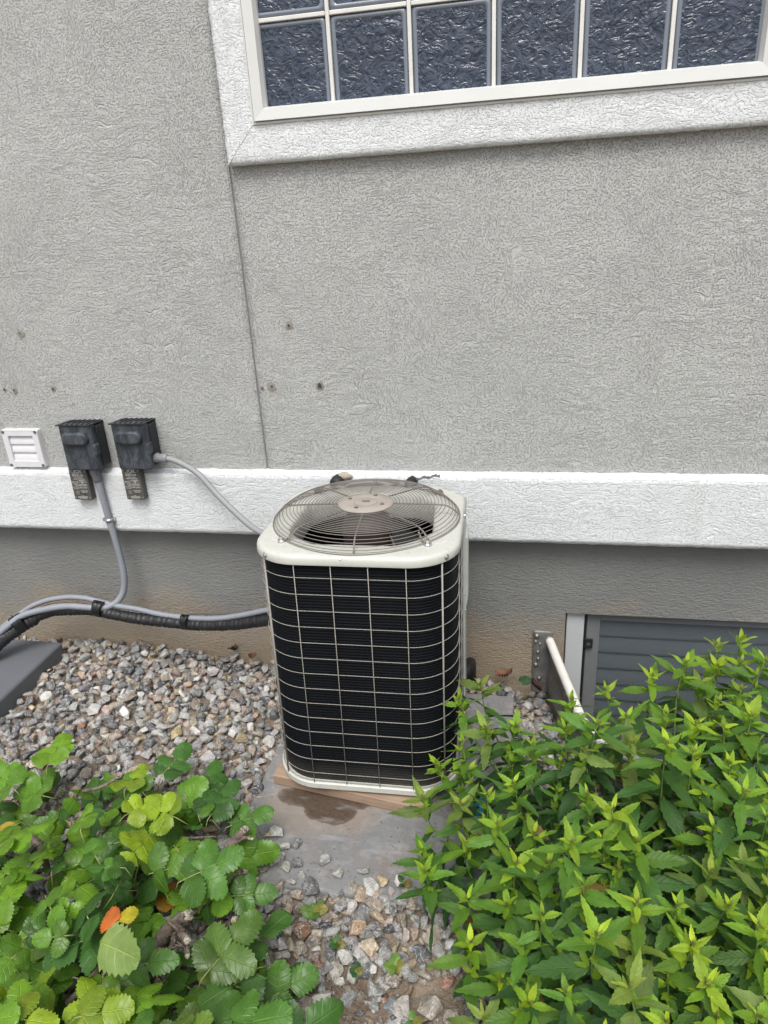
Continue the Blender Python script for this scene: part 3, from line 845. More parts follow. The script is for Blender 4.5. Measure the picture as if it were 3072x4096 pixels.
# ------------------------------------------------------------------ surge protectors
def surge(x0, z0, label):
    W_, H_, D_ = .077, .130, .030
    ya, yb = -.062, -.033
    b = tag(empty('surge_protector', (x0 + W_ / 2, yb, z0)), label, 'surge protector', 'surge protectors below the switch boxes')
    mb = MB(); mb.box(x0, x0 + W_, ya, yb + .001, z0, z0 + H_); chld(mb, 'case', M_SURGE, b, .003)
    f = ya - .0006; cx = x0 + W_ / 2
    for sx_ in (-1, 1):
        for z_ in (.009, .121):
            mb = MB(); mb.lathe([(.0042, 0), (.0042, .0012), (.002, .0013)], 10, M=Matrix.Translation((cx + sx_ * .0315, ya, z0 + z_)) @ Matrix.Rotation(R(90), 4, 'X')); chld(mb, 'screw', M_BRASSY, b)
    text_mesh('ICM', .0185, M_PRINT, 'printed_name', b, (cx + .001, f, z0 + .1195), bold=.0003)
    mb = MB(); mb.tube([Vector((cx - .024 + .048 * i / 14, f, z0 + .1145 - .0045 * math.sin(math.pi * min(1, i / 9)))) for i in range(15)], .0008, 4); chld(mb, 'printed_swoosh', M_PRINT, b)
    text_mesh('ICM517A', .0118, M_PRINT, 'printed_model', b, (cx - .001, f, z0 + .1035), bold=.00025)
    text_mesh('SINGLE PHASE', .0052, M_PRINT, 'printed_line', b, (cx, f, z0 + .0945), bold=.0001)
    text_mesh('SURGE PROTECTION', .0052, M_PRINT, 'printed_line', b, (cx, f, z0 + .0885), bold=.0001)
    text_mesh('SINGLE PHASE', .0042, M_PRINT, 'printed_line', b, (cx + .010, f, z0 + .0825), bold=.0001)
    mb = MB()
    for z_ in (.0802, .0745, .066, .0610, .0520):
        mb.box(cx - .010, cx + .031, f - .0002, f, z0 + z_, z0 + z_ + .0006)
    for x_ in (-.0102, .0105): mb.box(cx + x_, cx + x_ + .0006, f - .0002, f, z0 + .047, z0 + .0805)
    chld(mb, 'printed_table', M_PRINT, b)
    for z_, s_ in ((.0773, 'Voltage (VAC)'), (.0715, 'AC Freq. (Hz)'), (.0655, 'VPR (kV)'), (.0600, 'In (kA)'), (.0545, 'MCOV (VAC)'), (.0490, 'SCCR (kA)')):
        text_mesh(s_, .0040, M_PRINT, 'printed_line', b, (cx - .0115, f, z0 + z_), 'RIGHT', .0001)
    for z_ in (.0773, .0715, .0665, .0630, .0560, .0515):
        for x_ in ((.001, .021) if z_ < .07 else (.011,)):
            text_mesh('L-N 1.2' if z_ < .07 else ('120/240' if z_ > .074 else '50/60'), .0038, M_PRINT, 'printed_line', b, (cx + x_, f, z0 + z_), bold=.0001)
    text_mesh('PROTECTION', .0050, M_PRINT, 'printed_line', b, (cx + .012, f, z0 + .0385), bold=.0001)
    text_mesh('WHEN LIT', .0050, M_PRINT, 'printed_line', b, (cx + .012, f, z0 + .0328), bold=.0001)
    mb = MB(); mb.lathe([(.003, 0), (.003, .0012), (.0015, .002)], 10, M=Matrix.Translation((cx + .012, ya, z0 + .0255)) @ Matrix.Rotation(R(90), 4, 'X')); chld(mb, 'indicator', M_BLACKRUB, b)
    mb = MB(); mb.box(cx - .026, cx - .010, f - .0002, f, z0 + .0235, z0 + .0395); chld(mb, 'printed_square', M_BRASSY, b)
    for i, (w2, z_) in enumerate(((.010, .0175), (.044, .0145), (.040, .0118), (.044, .0091), (.034, .0064))):
        mb = MB(); q = cx - w2 / 2 + .001
        while q < cx + w2 / 2:
            l_ = rnd.uniform(.002, .005); mb.box(q, min(q + l_, cx + w2 / 2), f - .0002, f, z0 + z_, z0 + z_ + .0011); q += l_ + .0012
        chld(mb, 'printed_line', M_PRINT, b)
    return b
surge(-1.7465, .731, 'grey printed surge protector below the switch box nearest the vent')
surge(-1.5170, .736, 'grey printed surge protector below the switch box with the side conduit')

# ================================================================== CONDUITS AND LINES
def hose(path, r, step=.0028, rib=.035, n=10):
    pts = resample(spline(path, 14), step)
    mb = MB(); mb.tube(pts, lambda i: r * (1 + (rib if i % 2 else -rib)), n)
    return mb, pts
P3 = lambda L: [atY(x, y, d) for x, y, d in L]
# conduit from the first box, down the wall and off to the left
c1 = P3([(380, 1885, -.052), (393, 1925, -.052), (413, 1995, -.05), (437, 2080, -.050), (462, 2160, -.052), (484, 2240, -.055), (497, 2310, -.06), (492, 2370, -.07), (462, 2412, -.09), (412, 2432, -.115), (358, 2430, -.13), (265, 2425, -.14), (166, 2440, -.155), (86, 2464, -.18), (33, 2502, -.21), (-40, 2565, -.25), (-110, 2640, -.29)])
root = tag(empty('flexible_conduit', c1[0]), 'grey flexible conduit dropping from the bottom of a switch box and curving left', 'conduit', 'grey flexible conduits')
mb, _ = hose(c1, .0135); chld(mb, 'hose', M_CONDUIT, root)
mb = MB(); ax = (c1[1] - c1[0]).normalized(); q = ax.to_track_quat('Z', 'Y').to_matrix().to_4x4()
mb.lathe([(.019, -.012), (.021, -.008), (.021, .006), (.019, .012), (.018, .030), (.0165, .042), (.014, .044)], 16, M=Matrix.Translation(c1[0]) @ q); chld(mb, 'connector', M_FITTING, root)
mb = MB(); pc = atY(437, 2080, -.050); ax = (c1[4] - c1[2]).normalized(); q = ax.to_track_quat('Z', 'Y').to_matrix().to_4x4()
mb.lathe([(.0142, -.007), (.0155, -.007), (.0155, .007), (.0142, .007)], 16, M=Matrix.Translation(pc) @ q)
mb.box(pc.x - .028, pc.x - .012, -.050, -.030, pc.z - .005, pc.z + .008); mb.box(pc.x + .012, pc.x + .021, -.050, -.030, pc.z - .005, pc.z + .008)
chld(mb, 'pipe_clamp', M_SCREW, root)
# conduit from the second box to the unit
c2 = P3([(618, 1830, -.05), (668, 1833, -.055), (729, 1855, -.06), (796, 1898, -.075), (862, 1971, -.10), (928, 2037, -.13), (994, 2097, -.17), (1048, 2132, -.21), (1110, 2165, -.26)])
root = tag(empty('flexible_conduit', c2[0]), 'grey flexible conduit arching from the side of a switch box to the air conditioner', 'conduit', 'grey flexible conduits')
mb, _ = hose(c2, .0112); chld(mb, 'hose', M_CONDUIT2, root)
mb = MB(); ax = (c2[1] - c2[0]).normalized(); q = ax.to_track_quat('Z', 'Y').to_matrix().to_4x4(); L_ = (c2[1] - c2[0]).length
mb.lathe([(.012, -.012), (.019, -.008), (.019, .016), (.0165, .018), (.0165, L_ * .55), (.018, L_ * .6), (.018, L_ * .92), (.015, L_ * 1.05), (.0115, L_ * 1.06)], 12, M=Matrix.Translation(c2[0]) @ q, smooth=False); chld(mb, 'connector', M_FIT2, root)
# conduit that follows the insulated line
c3 = P3([(-120, 2650, -.25), (0, 2520, -.20), (60, 2470, -.16), (93, 2447, -.135), (133, 2422, -.12), (192, 2400, -.105), (265, 2389, -.10), (330, 2391, -.098), (371, 2399, -.096), (464, 2422, -.095), (550, 2436, -.10), (630, 2455, -.11), (703, 2466, -.12), (762, 2472, -.13), (862, 2474, -.15), (961, 2462, -.175), (1067, 2441, -.21), (1110, 2434, -.23)])
root = tag(empty('flexible_conduit', c3[0]), 'grey flexible conduit tied along the black insulated line near the ground', 'conduit', 'grey flexible conduits')
mb, _ = hose(c3, .0112); chld(mb, 'hose', M_CONDUIT, root)
# black insulated line set
c4 = P3([(-130, 2730, -.30), (-60, 2630, -.27), (0, 2566, -.23), (53, 2524, -.19), (126, 2478, -.15), (199, 2446, -.125), (298, 2438, -.115), (371, 2440, -.112), (451, 2456, -.112), (550, 2474, -.115), (663, 2486, -.122), (762, 2497, -.135), (862, 2500, -.155), (961, 2494, -.18), (1074, 2477, -.215), (1120, 2470, -.235)])
root = tag(empty('insulated_pipe', c4[0]), 'thick black insulated pipe sagging along the foundation to the air conditioner', 'pipe')
pts = resample(spline(c4, 14), .006)
mb = MB(); n_ = len(pts)
mb.tube(pts, lambda i: .0235 * (1 + .10 * mnoise.noise((i * .55, 1.3, 0)) + .06 * math.sin(i * 1.9 + 3 * mnoise.noise((i * .1, 0, 0)))) * (1.28 if i < 70 else 1.0), 14)
chld(mb, 'insulation', M_INSUL, root)
for (px, py, d, r_, l_, tilt) in [(395, 2428, -.115, .036, .036, 0), (748, 2483, -.132, .030, .026, 0), (72, 2490, -.175, .040, .044, .5)]:
    p = atY(px, py, d)
    i = min(range(n_), key=lambda k: (pts[k] - p).length)
    ax = (pts[min(n_ - 1, i + 3)] - pts[max(0, i - 3)]).normalized()
    cpt = pts[i] + Vector((0, -.004, .014))
    nn = (Vector((0, -.35, 1)) - ax * ax.dot(Vector((0, -.35, 1)))).normalized(); bi = ax.cross(nn)
    mb = MB(); rings = []
    for k in range(9):
        tt = k / 8 - .5; ring = []
        for a in range(18):
            an = 2 * math.pi * a / 18; e = 1 + .05 * mnoise.noise((k * 1.1, a * .8, px))
            ring.append(cpt + ax * (tt * l_ + .004 * math.sin(an + k)) + (nn * math.cos(an) * r_ * 1.12 + bi * math.sin(an) * r_ * .84) * e)
        rings.append(ring)
    mb.loft(rings, 0, True, True, True)
    a0 = cpt + nn * r_ * 1.1
    mb.tube([a0, a0 + nn * .012 + ax * .004], .003, 6)
    chld(mb, 'tape_tie', M_TAPE, root)
# thin wires of the line set
w1 = P3([(150, 2432, -.13), (210, 2412, -.118), (280, 2408, -.112), (345, 2412, -.11), (392, 2420, -.11)])
mb = MB(); mb.tube(resample(spline(w1, 10), .01), .0035, 6); chld(mb, 'brown_wire', M_COPPER, root)
w2 = P3([(700, 2478, -.115), (770, 2456, -.118), (850, 2455, -.135), (940, 2456, -.16), (1074, 2452, -.20)])
mb = MB(); mb.tube(resample(spline(w2, 10), .01), .0042, 6); chld(mb, 'grey_wire', M_CABLE, root)
# composite pad at the left edge
mb = MB(); mb.box(-2.75, -1.966, -.98, -.082, -.06, .06)
tag(mb.build('equipment_pad', M_PADGREY, None, .012, 3), 'smooth dark grey composite pad on the gravel at the left edge', 'equipment pad')
# pipe stubs behind the unit
for (px, py, lab, foam) in [(1362, 1912, 'black capped pipe stub with crumbling foam behind the fan grille', 1), (1655, 1914, 'smaller black pipe end on the band behind the fan grille', 0)]:
    p = atY(px, py, -.034)
    root = tag(empty('pipe_stub', p), lab, 'pipe stub')
    q = Vector((-.25, -1, -.12)).normalized(); rot = q.to_track_quat('Z', 'Y').to_matrix().to_4x4()
    s_ = 1 if foam else .75
    mb = MB(); mb.lathe([(.026 * s_, -.01), (.028 * s_, .012), (.026 * s_, .026), (.021 * s_, .036), (.013 * s_, .038)], 14, M=Matrix.Translation(p + Vector((-.006, 0, -.012))) @ rot); chld(mb, 'cap', M_BLACKRUB, root)
    if foam:
        mb = MB(); vv = []
        for a in range(9):
            ring = []
            for b in range(14):
                an = 2 * math.pi * b / 14; la = math.pi * a / 8
                rr = .022 * (1 + .3 * mnoise.noise((math.cos(an) * 2, math.sin(an) * 2, a * .7)))
                ring.append(p + Vector((.018 + rr * 1.25 * math.sin(la) * math.cos(an), -.002 - rr * .6 * abs(math.sin(la) * math.sin(an)) * (1 if math.sin(an) > 0 else -.2), .008 + rr * .7 * math.cos(la))))
            vv.append(ring)
        mb.loft(vv, 0, True, True, True); chld(mb, 'foam', M_FOAM, root)
# peeled skin on the band at the right of the stub
mb = MB(); k = 16
ra = [atY(1665 + 95 * i / k, 1921 + 3 * math.sin(i * .9) - 14 * i / k, -.036) for i in range(k + 1)]
rb = [p + Vector((.002, -.010 - .006 * mnoise.noise((i, 2, 2)), .014 + .006 * mnoise.noise((i * .8, 1, 1)))) for i, p in enumerate(ra)]
mb.add(ra + rb, [(i, i + 1, k + 2 + i, k + 1 + i) for i in range(k)], 0, True); mb.build('peeling_skin', M_BAND, house)

# ================================================================== AIR CONDITIONER
ac = tag(empty('air_conditioner', (-.4701, -.4629, .0405), (-.0284, .0078, .0307)), 'cream outdoor air conditioner with wire guard and round fan grille on top', 'air conditioner')
S_ = .575
RC = (-.09, .133, .133, .133)
def ac_out(grow, n=10):
    return rrect(S_ + 2 * grow, S_ + 2 * grow, tuple(r - grow * .6 if r < 0 else r + grow for r in RC), n)
HT = .784                                   # underside of the cap
mb = MB()
mb.loft([[Vector((x, y, z)) for x, y in ac_out(g)] for g, z in ((-.012, 0), (.006, .001), (.009, .004), (.009, .021), (.004, .024), (-.01, .024))], 0, False, True, True)
mb.build('base_pan', M_CREAM, ac)
# coil: horizontal ribs all the way round, open inside
mb = MB(); rings = []
z = .022; k = 0
while z < HT + .012:
    for dz, g in ((0, -.0102), (.0028, -.0085), (.0062, -.0085)):
        rings.append([Vector((x, y, z + dz)) for x, y in ac_out(g, 8)])
    z += .0095
rings.append([Vector((x, y, z)) for x, y in ac_out(-.0115, 8)])
mb.loft(rings, 0, False)
mb.loft([[Vector((x, y, zz)) for x, y in ac_out(-.035, 8)] for zz in (HT + .01, .03)], 0, False, False, True)
mb.build('coil', M_COIL, ac)
# guard wires
RW = .00125
def arc_wire(g, z):
    P = ac_out(g, 10)                       # starts at the back-right corner
    P = [p for p in P]
    # leave a gap for the service panel on the right rear
    L = P[11:] + [(P[-1][0], .10)]
    return [Vector((x, y, z)) for x, y in [(.16, P[0][1] if False else P[11][1])] + L]
for k in range(15):
    z = HT - .042 - .0525 * k
    if k == 14: z = .030
    mb = MB(); mb.tube(arc_wire(.003, z), RW * .85, 6); mb.build('guard_wire', M_WIREB, ac)
def vwire(x, y, r=RW, name='guard_wire'):
    mb = MB(); mb.tube([Vector((x, y, .022)), Vector((x, y, HT + .004))], r, 6); mb.build(name, M_WIREB, ac)
e = S_ / 2 + .0058
for i in range(4):
    u = -.1562 + .1047 * i
    vwire(u, -e); vwire(-e, u)
    if i < 3: vwire(e, u)
cc_ = S_ / 2 - .133
for sx_ in (-1, 1):
    for a in (45,):
        t_ = R(a)
        vwire(sx_ * (cc_ + (.133 + .0058) * math.cos(t_)), -(cc_ + (.133 + .0058) * math.sin(t_)), .0028, 'guard_strap')
# cap: rounded-square sheet with a flared fan opening
mb = MB(); n = 10
out = ac_out(.010, n); K = len(out)
def capring(f, z, grow=0.0):
    o2 = ac_out(.010 + grow, n); res = []
    for (x, y) in o2:
        a = math.atan2(y, x); cx, cy = .243 * math.cos(a), .243 * math.sin(a)
        res.append(Vector((x + (cx - x) * f, y + (cy - y) * f, z)))
    return res
CT = HT + .029
rings = [capring(0, HT), capring(0, HT + .003, .001), capring(0, HT + .016, .000), capring(0, HT + .0215, -.0015), capring(0, HT + .0255, -.005), capring(0, CT - .0012, -.010), capring(0, CT, -.018),
         capring(.35, CT + .001), capring(.6, CT + .002), capring(.85, CT + .002), capring(.96, CT + .0), capring(1.0, CT - .005)]
def circ(r, z): return [Vector((r * math.cos(math.atan2(y, x)), r * math.sin(math.atan2(y, x)), z)) for x, y in out]
rings += [circ(.2405, CT - .012), circ(.2380, CT - .03), circ(.236, CT - .075), circ(.240, CT - .085)]
mb.loft(rings, 0, True)
cap = mb.build('top_cap', M_CREAM, ac)
for (x, y, a) in [(-.240, -.190, 42), (.246, -.186, -38)]:   # pressed stiffening marks
    mb = MB(); rr = rrect(.05, .010, .005, 4); ca, sa = math.cos(R(-a)), math.sin(R(-a))
    mb.loft([[Vector((x + (p * g) * ca - (q * g) * sa, y + (p * g) * sa + (q * g) * ca, CT + z_)) for p, q in rr] for g, z_ in ((1, -.001), (.9, .0022), (.7, .003))], 0, True, False, True)
    o = mb.build('pressed_mark', M_CREAM, ac)
    o.parent = cap
def hexbolt(p, M_, r=.0055, h=.004, parent=ac, name='screw', mat=M_SCREW):
    mb = MB(); T = Matrix.Translation(p) @ M_
    mb.lathe([(r * 1.5, 0), (r * 1.5, .001), (r * 1.1, .0016)], 14, M=T)
    mb.lathe([(r, .001), (r, h), (r * .7, h + .001)], 6, M=T, smooth=False)
    return mb.build(name, mat, parent)
def dirm(v): return Vector(v).to_track_quat('Z', 'Y').to_matrix().to_4x4()
for ang in (-128, -40):
    d_ = Vector((math.cos(R(ang)), math.sin(R(ang)), 0))
    p = Vector((math.copysign(cc_, d_.x) + .1445 * d_.x * 1.0, math.copysign(cc_, d_.y) + .1445 * d_.y, HT + .014))
    hexbolt(p, dirm(d_))
hexbolt(Vector((e + .0035, .06, HT + .014)), dirm((1, 0, 0)))
hexbolt(Vector((-.02, -e - .003, HT + .022)), dirm((0, -1, .8)), .0025, .002, name='rivet')
# service panel on the right rear with its bulging cover
mb = MB(); pl = [(e + .004, .105), (e + .004, .202), (.206, e), (.12, e), (.12, e - .012), (.198, e - .012), (e - .01, .194), (e - .01, .105)]
mb.loft([[Vector((x, y, z)) for x, y in pl] for z in (.024, HT)], 0, False, True, True); mb.build('service_panel', M_PANEL, ac, .003)
mb = MB()
mb.add([(e + .003, .115, .42), (e + .003, .2, .42), (e + .003, .2, .70), (e + .003, .115, .70), (e + .013, .122, .47), (e + .013, .195, .47), (e + .013, .195, .695), (e + .013, .122, .695)],
       [(4, 5, 6, 7), (0, 1, 5, 4), (1, 2, 6, 5), (2, 3, 7, 6), (3, 0, 4, 7)])
mb.build('wiring_cover', M_PANEL, ac, .003)
for z in (.495, .435): hexbolt(Vector((e + .0035, .112, z)), dirm((1, 0, 0)), .004, .003)
# ---- fan grille
gr = empty('fan_grille', (0, 0, CT)); gr.parent = ac
def gz(r):
    if r < .225: return .046 - .005 * (r / .225) ** 2
    q = (r - .225) / .063
    return .041 - .037 * q ** 2.2
def circle_wire(r, z, rad, name='grille_ring'):
    mb = MB(); n = 72
    mb.tube([Vector((r * math.cos(2 * math.pi * i / n), r * math.sin(2 * math.pi * i / n), z)) for i in range(n)], rad, 6, closed=True, ref=(0, 0, 1))
    return mb.build(name, M_WIRE, gr)
for k in range(15):
    r = .0930 + .0108 * k
    circle_wire(r, gz(r) + .002, .0012)
for r, z in ((.2560, .033), (.2660, .0265), (.2745, .019), (.2815, .012), (.2865, .006), (.2880, .002)):
    circle_wire(r, z, .0012)
for k in range(8):
    a = R(45 * k + 3 - 90); d_ = Vector((math.cos(a), math.sin(a), 0))
    P = [d_ * r + Vector((0, 0, gz(r) - .003)) for r in (.060, .10, .15, .19, .22, .24, .256, .268, .278, .2855)]
    mb = MB(); mb.tube(resample(spline(P, 4), .006), .0025, 6); mb.build('grille_spoke', M_WIRE, gr)
mb = MB(); mb.lathe([(.0845, .0405), (.086, .0435), (.0845, .0470), (.067, .0480), (.065, .0490), (.038, .0490), (.037, .0485), (.035, .0495), (.0, .0497)], 40)
hub = mb.build('hub_plate', M_HUB, gr)
mb = MB(); n = 48
mb.tube([Vector((.036 * math.cos(2 * math.pi * i / n), .036 * math.sin(2 * math.pi * i / n), .0493)) for i in range(n)], .0011, 5, closed=True); o = mb.build('emblem_ring', M_HUB, hub)
mb = MB(); mb.box(-.012, .012, -.006, .007, .0492, .0506); mb.build('emblem_tab', M_BRASSY, hub)
for a in (-110, -22, 68, 158):
    p = Vector((.058 * math.cos(R(a)), .058 * math.sin(R(a)), .0478))
    mb = MB(); T = Matrix.Translation(p)
    mb.lathe([(.0068, 0), (.0068, .002)], 12, M=T); mb.lathe([(.0048, .002), (.0048, .006), (.0035, .0075), (.0018, .009)], 6, M=T)
    mb.build('hub_bolt', M_BRASSY, hub)
for sx_ in (-1, 1):
    for sy_ in (-1, 1):
        p = Vector((sx_ * .210, sy_ * .211, .0))
        mb = MB(); T = Matrix.Translation(p)
        mb.lathe([(.0105, .0), (.0115, .004), (.0105, .008)], 16, M=T); mb.lathe([(.0105, .008), (.0105, .0095)], 16, M=T); mb.lathe([(.0065, .0095), (.0065, .0145), (.004, .016)], 6, M=T, smooth=False)
        mb.build('grille_foot', M_BRASSY if sy_ > 0 else M_SCREW, gr)
        mb = MB(); d_ = Vector((sx_, sy_, 0)).normalized()
        mb.tube([p + Vector((0, 0, .006)), p - d_ * .022 + Vector((0, 0, .006)), p - d_ * .03 + Vector((0, 0, .016)), p - d_ * .04 + Vector((0, 0, .030))], .0028, 6); mb.build('grille_bracket', M_WIRE, gr)
# ---- fan under the grille
fan = empty('fan', (0, 0, CT)); fan.parent = ac
mb = MB(); mb.lathe([(.0, -.15), (.072, -.15), (.076, -.14), (.076, -.03), (.070, .0), (.045, .02), (.02, .040)], 28); mb.build('motor', M_MOTOR, fan)
for k in range(3):
    a0 = R(-62 + 120 * k); mb = MB(); n = 8; m_ = 5
    for i in range(n + 1):
        r = .065 + (.226 - .065) * i / n; half = R(24 + 12 * (1 - i / n))
        for j in range(m_ + 1):
            a = a0 + half * (2 * j / m_ - 1); zz = -.120 + .03 * (2 * j / m_ - 1) - .008 * math.sin(math.pi * j / m_)
            mb.v.append((r * math.cos(a), r * math.sin(a), zz))
    for i in range(n):
        for j in range(m_):
            q = i * (m_ + 1) + j; mb.f.append((q, q + m_ + 1, q + m_ + 2, q + 1)); mb.mi.append(0); mb.sm.append(True)
    o = mb.build('blade', M_ALU, fan)
    so = o.modifiers.new('thick', 'SOLIDIFY'); so.thickness = .0015
mb = MB(); mb.tube([Vector((.075, -.03, -.05)), Vector((.105, -.14, -.035)), Vector((.085, -.205, -.03))], .0035, 6); mb.build('lead_wire', M_SCREW, fan)
# black pipe at the right rear of the unit
pp = [Vector((-.235, -.19, .02)), Vector((-.200, -.15, .065)), Vector((-.182, -.10, .080)), Vector((-.178, -.04, .055)), Vector((-.180, .0, -.02)), Vector((-.180, .02, -.10))]
mb = MB(); mb.tube(resample(spline(pp, 10), .008), .021, 12)
tag(mb.build('line_elbow', M_INSUL), 'black insulated pipe elbow behind the lower right of the air conditioner', 'pipe')

# ------------------------------------------------------------------ timber packing
def board(a, b, w_, h_, z0, label, name='wood_board'):
    a, b = Vector((*a, 0)), Vector((*b, 0)); d = (b - a).normalized(); n_ = Vector((-d.y, d.x, 0)); L = (b - a).length
    o = tag(MB().build(name, M_WOOD), label, 'board')
    mb = MB(); k = 14; rings = []
    for i in range(k + 1):
        x = L * i / k; e1 = .0012 * mnoise.noise((x * 9, 1, z0))
        rings.append([Vector((x, p, q + e1)) for p, q in ((.003, 0), (w_ - .003, 0), (w_, .003), (w_, h_ - .003), (w_ - .003, h_), (.003, h_), (0, h_ - .003), (0, .003))])
    mb.loft(rings, 0, False, True, True)
    old = o.data; o.data = mb.mesh(name, M_WOOD); bpy.data.meshes.remove(old)
    o.location = (a.x, a.y, z0); o.rotation_euler = (0, 0, math.atan2(d.y, d.x))
    return o
board((-.776, -.712), (-.262, -.790), .089, .0385, .0005, 'long wooden board wedged askew under the front of the air conditioner')
mb = MB(); mb.box(-.130, -.082, -.775, -.715, .0005, .034)
tag(mb.build('plastic_shim', M_BLUE, None, .003), 'small bright blue plastic block beside the right end of the wooden board', 'shim')
mb = MB(); mb.box(-.74, -.30, -.24, -.17, .0005, .018)
tag(mb.build('rear_packer', M_BLACKRUB, None, .003), 'low dark packer strip under the back of the air conditioner', 'shim')

# ------------------------------------------------------------------ window well
well = tag(empty('window_well', (.13, FY, -.1)), 'galvanised window well with a white tubular rim around the basement window', 'window well')
cxw, hw = (WELL[0] + WELL[1]) / 2, (WELL[1] - WELL[0]) / 2
WS = resample(spline([(a, b, 0) for a, b in WELLC], 12), .01)
def wellpt(t_, grow=0.0):
    """t 0..1 from the left wall fixing round to the right one"""
    i = min(len(WS) - 2, int(t_ * (len(WS) - 1))); f_ = t_ * (len(WS) - 1) - i
    p = WS[i].lerp(WS[i + 1], f_); d = (WS[i + 1] - WS[i]).normalized()
    return p + Vector((d.y, -d.x, 0)) * grow
ZR = .142
mb = MB(); rows = []; nz = 30; nt = 110
for j in range(nz + 1):
    z = ZR - .006 - (ZR + .76) * j / nz
    rows.append([wellpt(i / nt, .006 * math.sin(j * 1.25)) + Vector((0, 0, z)) for i in range(nt + 1)])
v = [p for r in rows for p in r]
mb.add(v, [(j * (nt + 1) + i, (j + 1) * (nt + 1) + i, (j + 1) * (nt + 1) + i + 1, j * (nt + 1) + i + 1) for j in range(nz) for i in range(nt)], 0, True)
o = chld(mb, 'sheet', M_GALV, well); so = o.modifiers.new('thick', 'SOLIDIFY'); so.thickness = .002
rim = [wellpt(i / nt) + Vector((0, 0, ZR)) for i in range(nt + 1)]
rp = resample(rim, .01)
mb = MB(); mb.tube(rp, .007, 8); chld(mb, 'rim_rod', M_SCREW, well)
a_ = [p for p in rp]; cut1 = 3; cut2 = 49
mb = MB(); mb.tube(a_[cut1:cut2], lambda i: 0.0165 + .0006 * mnoise.noise((i * .5, 0, 0)), 16); chld(mb, 'edge_pipe', M_WHITEPIPE, well)
mb = MB(); mb.tube(a_[cut2 + 2:-3], .0165, 16); chld(mb, 'edge_pipe', M_WHITEPIPE, well)
# fixing flange on the foundation, wrinkled, with bolts
mb = MB(); nz, nx_ = 26, 6
fx0 = .062
for j in range(nz + 1):
    for i in range(nx_ + 1):
        x = fx0 + (.138 - fx0) * i / nx_; z = .172 - .30 * j / nz
        wob = .004 * math.sin(j * 2.1 + i * .4) * max(0, mnoise.noise((j * .23, 2, 0)) + .3)
        mb.v.append((x + .003 * mnoise.noise((j * .6, i, 1)), FY - .0045 - abs(wob) - .003 * max(0, mnoise.noise((x * 40, z * 40, 3))), z + (.006 * mnoise.noise((i, 4, 4)) if j == 0 else 0)))
for j in range(nz):
    for i in range(nx_):
        q = j * (nx_ + 1) + i; mb.f.append((q, q + nx_ + 1, q + nx_ + 2, q + 1)); mb.mi.append(0); mb.sm.append(True)
o = chld(mb, 'flange', M_GALV, well); so = o.modifiers.new('thick', 'SOLIDIFY'); so.thickness = .0025; so.offset = 1
for (px, py, r_) in [(2147, 2544, .0105), (2143, 2566, .007), (2160, 2575, .006), (2151, 2607, .0065), (2152, 2634, .0075), (2143, 2659, .0095), (2157, 2712, .0085)]:
    p = atY(px, py, FY - .008); T = Matrix.Translation(p) @ Matrix.Rotation(R(90), 4, 'X')
    mb = MB(); mb.lathe([(r_, 0), (r_, .002), (r_ * .75, .0022), (r_ * .6, .006), (r_ * .3, .008)], 14, M=T); chld(mb, 'bolt', M_BOLT, well)

# ================================================================== GRAVEL
def stone_proto(seed):
    r_ = random.Random(seed); bm = bmesh.new()
    ax = (1.0, r_.uniform(.62, .95), r_.uniform(.45, .75))
    for i in range(14):
        z = r_.uniform(-1, 1); a = r_.uniform(0, 6.283); q = math.sqrt(1 - z * z); k = r_.uniform(.82, 1.05)
        bm.verts.new((ax[0] * q * math.cos(a) * k, ax[1] * q * math.sin(a) * k, ax[2] * z * k))
    h = bmesh.ops.convex_hull(bm, input=bm.verts)
    bmesh.ops.delete(bm, geom=list({g for g in h['geom_interior'] + h['geom_unused'] if isinstance(g, bmesh.types.BMVert)}), context='VERTS')
    bmesh.ops.dissolve_limit(bm, angle_limit=R(14), verts=bm.verts, edges=bm.edges)
    bmesh.ops.bevel(bm, geom=list(bm.edges), offset=.03, offset_type='OFFSET', segments=1, profile=.6, affect='EDGES', clamp_overlap=True)
    bmesh.ops.triangulate(bm, faces=bm.faces)
    bm.verts.ensure_lookup_table()
    V = np.array([v.co[:] for v in bm.verts]); F = np.array([[v.index for v in f.verts] for f in bm.faces])
    bm.free(); return V, F
PROTO = [stone_proto(100 + i) for i in range(22)]
SC = [((.30, .295, .29), 26), ((.43, .42, .40), 24), ((.17, .175, .185), 14), ((.085, .09, .10), 6), ((.40, .345, .275), 15), ((.47, .37, .26), 6), ((.38, .30, .26), 8), ((.30, .16, .105), 1.6), ((.60, .59, .56), 9), ((.46, .37, .20), 2), ((.27, .225, .18), 8)]
def stone_col():
    q = rnd.uniform(0, sum(w_ for _, w_ in SC))
    for c_, w_ in SC:
        q -= w_
        if q <= 0: break
    k = rnd.uniform(.72, 1.32)
    return tuple(min(.8, .92 * x * k * rnd.uniform(.97, 1.03)) for x in c_)
def density(x, y):
    if in_well(x, y, .02) or y > FY - .012: return 0
    if x < -1.955 and -1.0 < y < -.07: return 0
    if PAD[0] + .012 < x < PAD[1] - .01 and PAD[2] + .03 < y < PAD[3] - .005:
        return 0
    px, py, k = proj((x, y, 0))
    if py > 3680 and 1000 < px < 2000:
        s_ = .55 * mnoise.noise((x * 7, y * 7, 4.2)) + (py - 3890) / 220 + max(0, abs(px - 1480) - 250) / -260
        return 1 if s_ < 0 else .10
    if y < -1.62: return .1
    return 1
stones = []
cell = {}
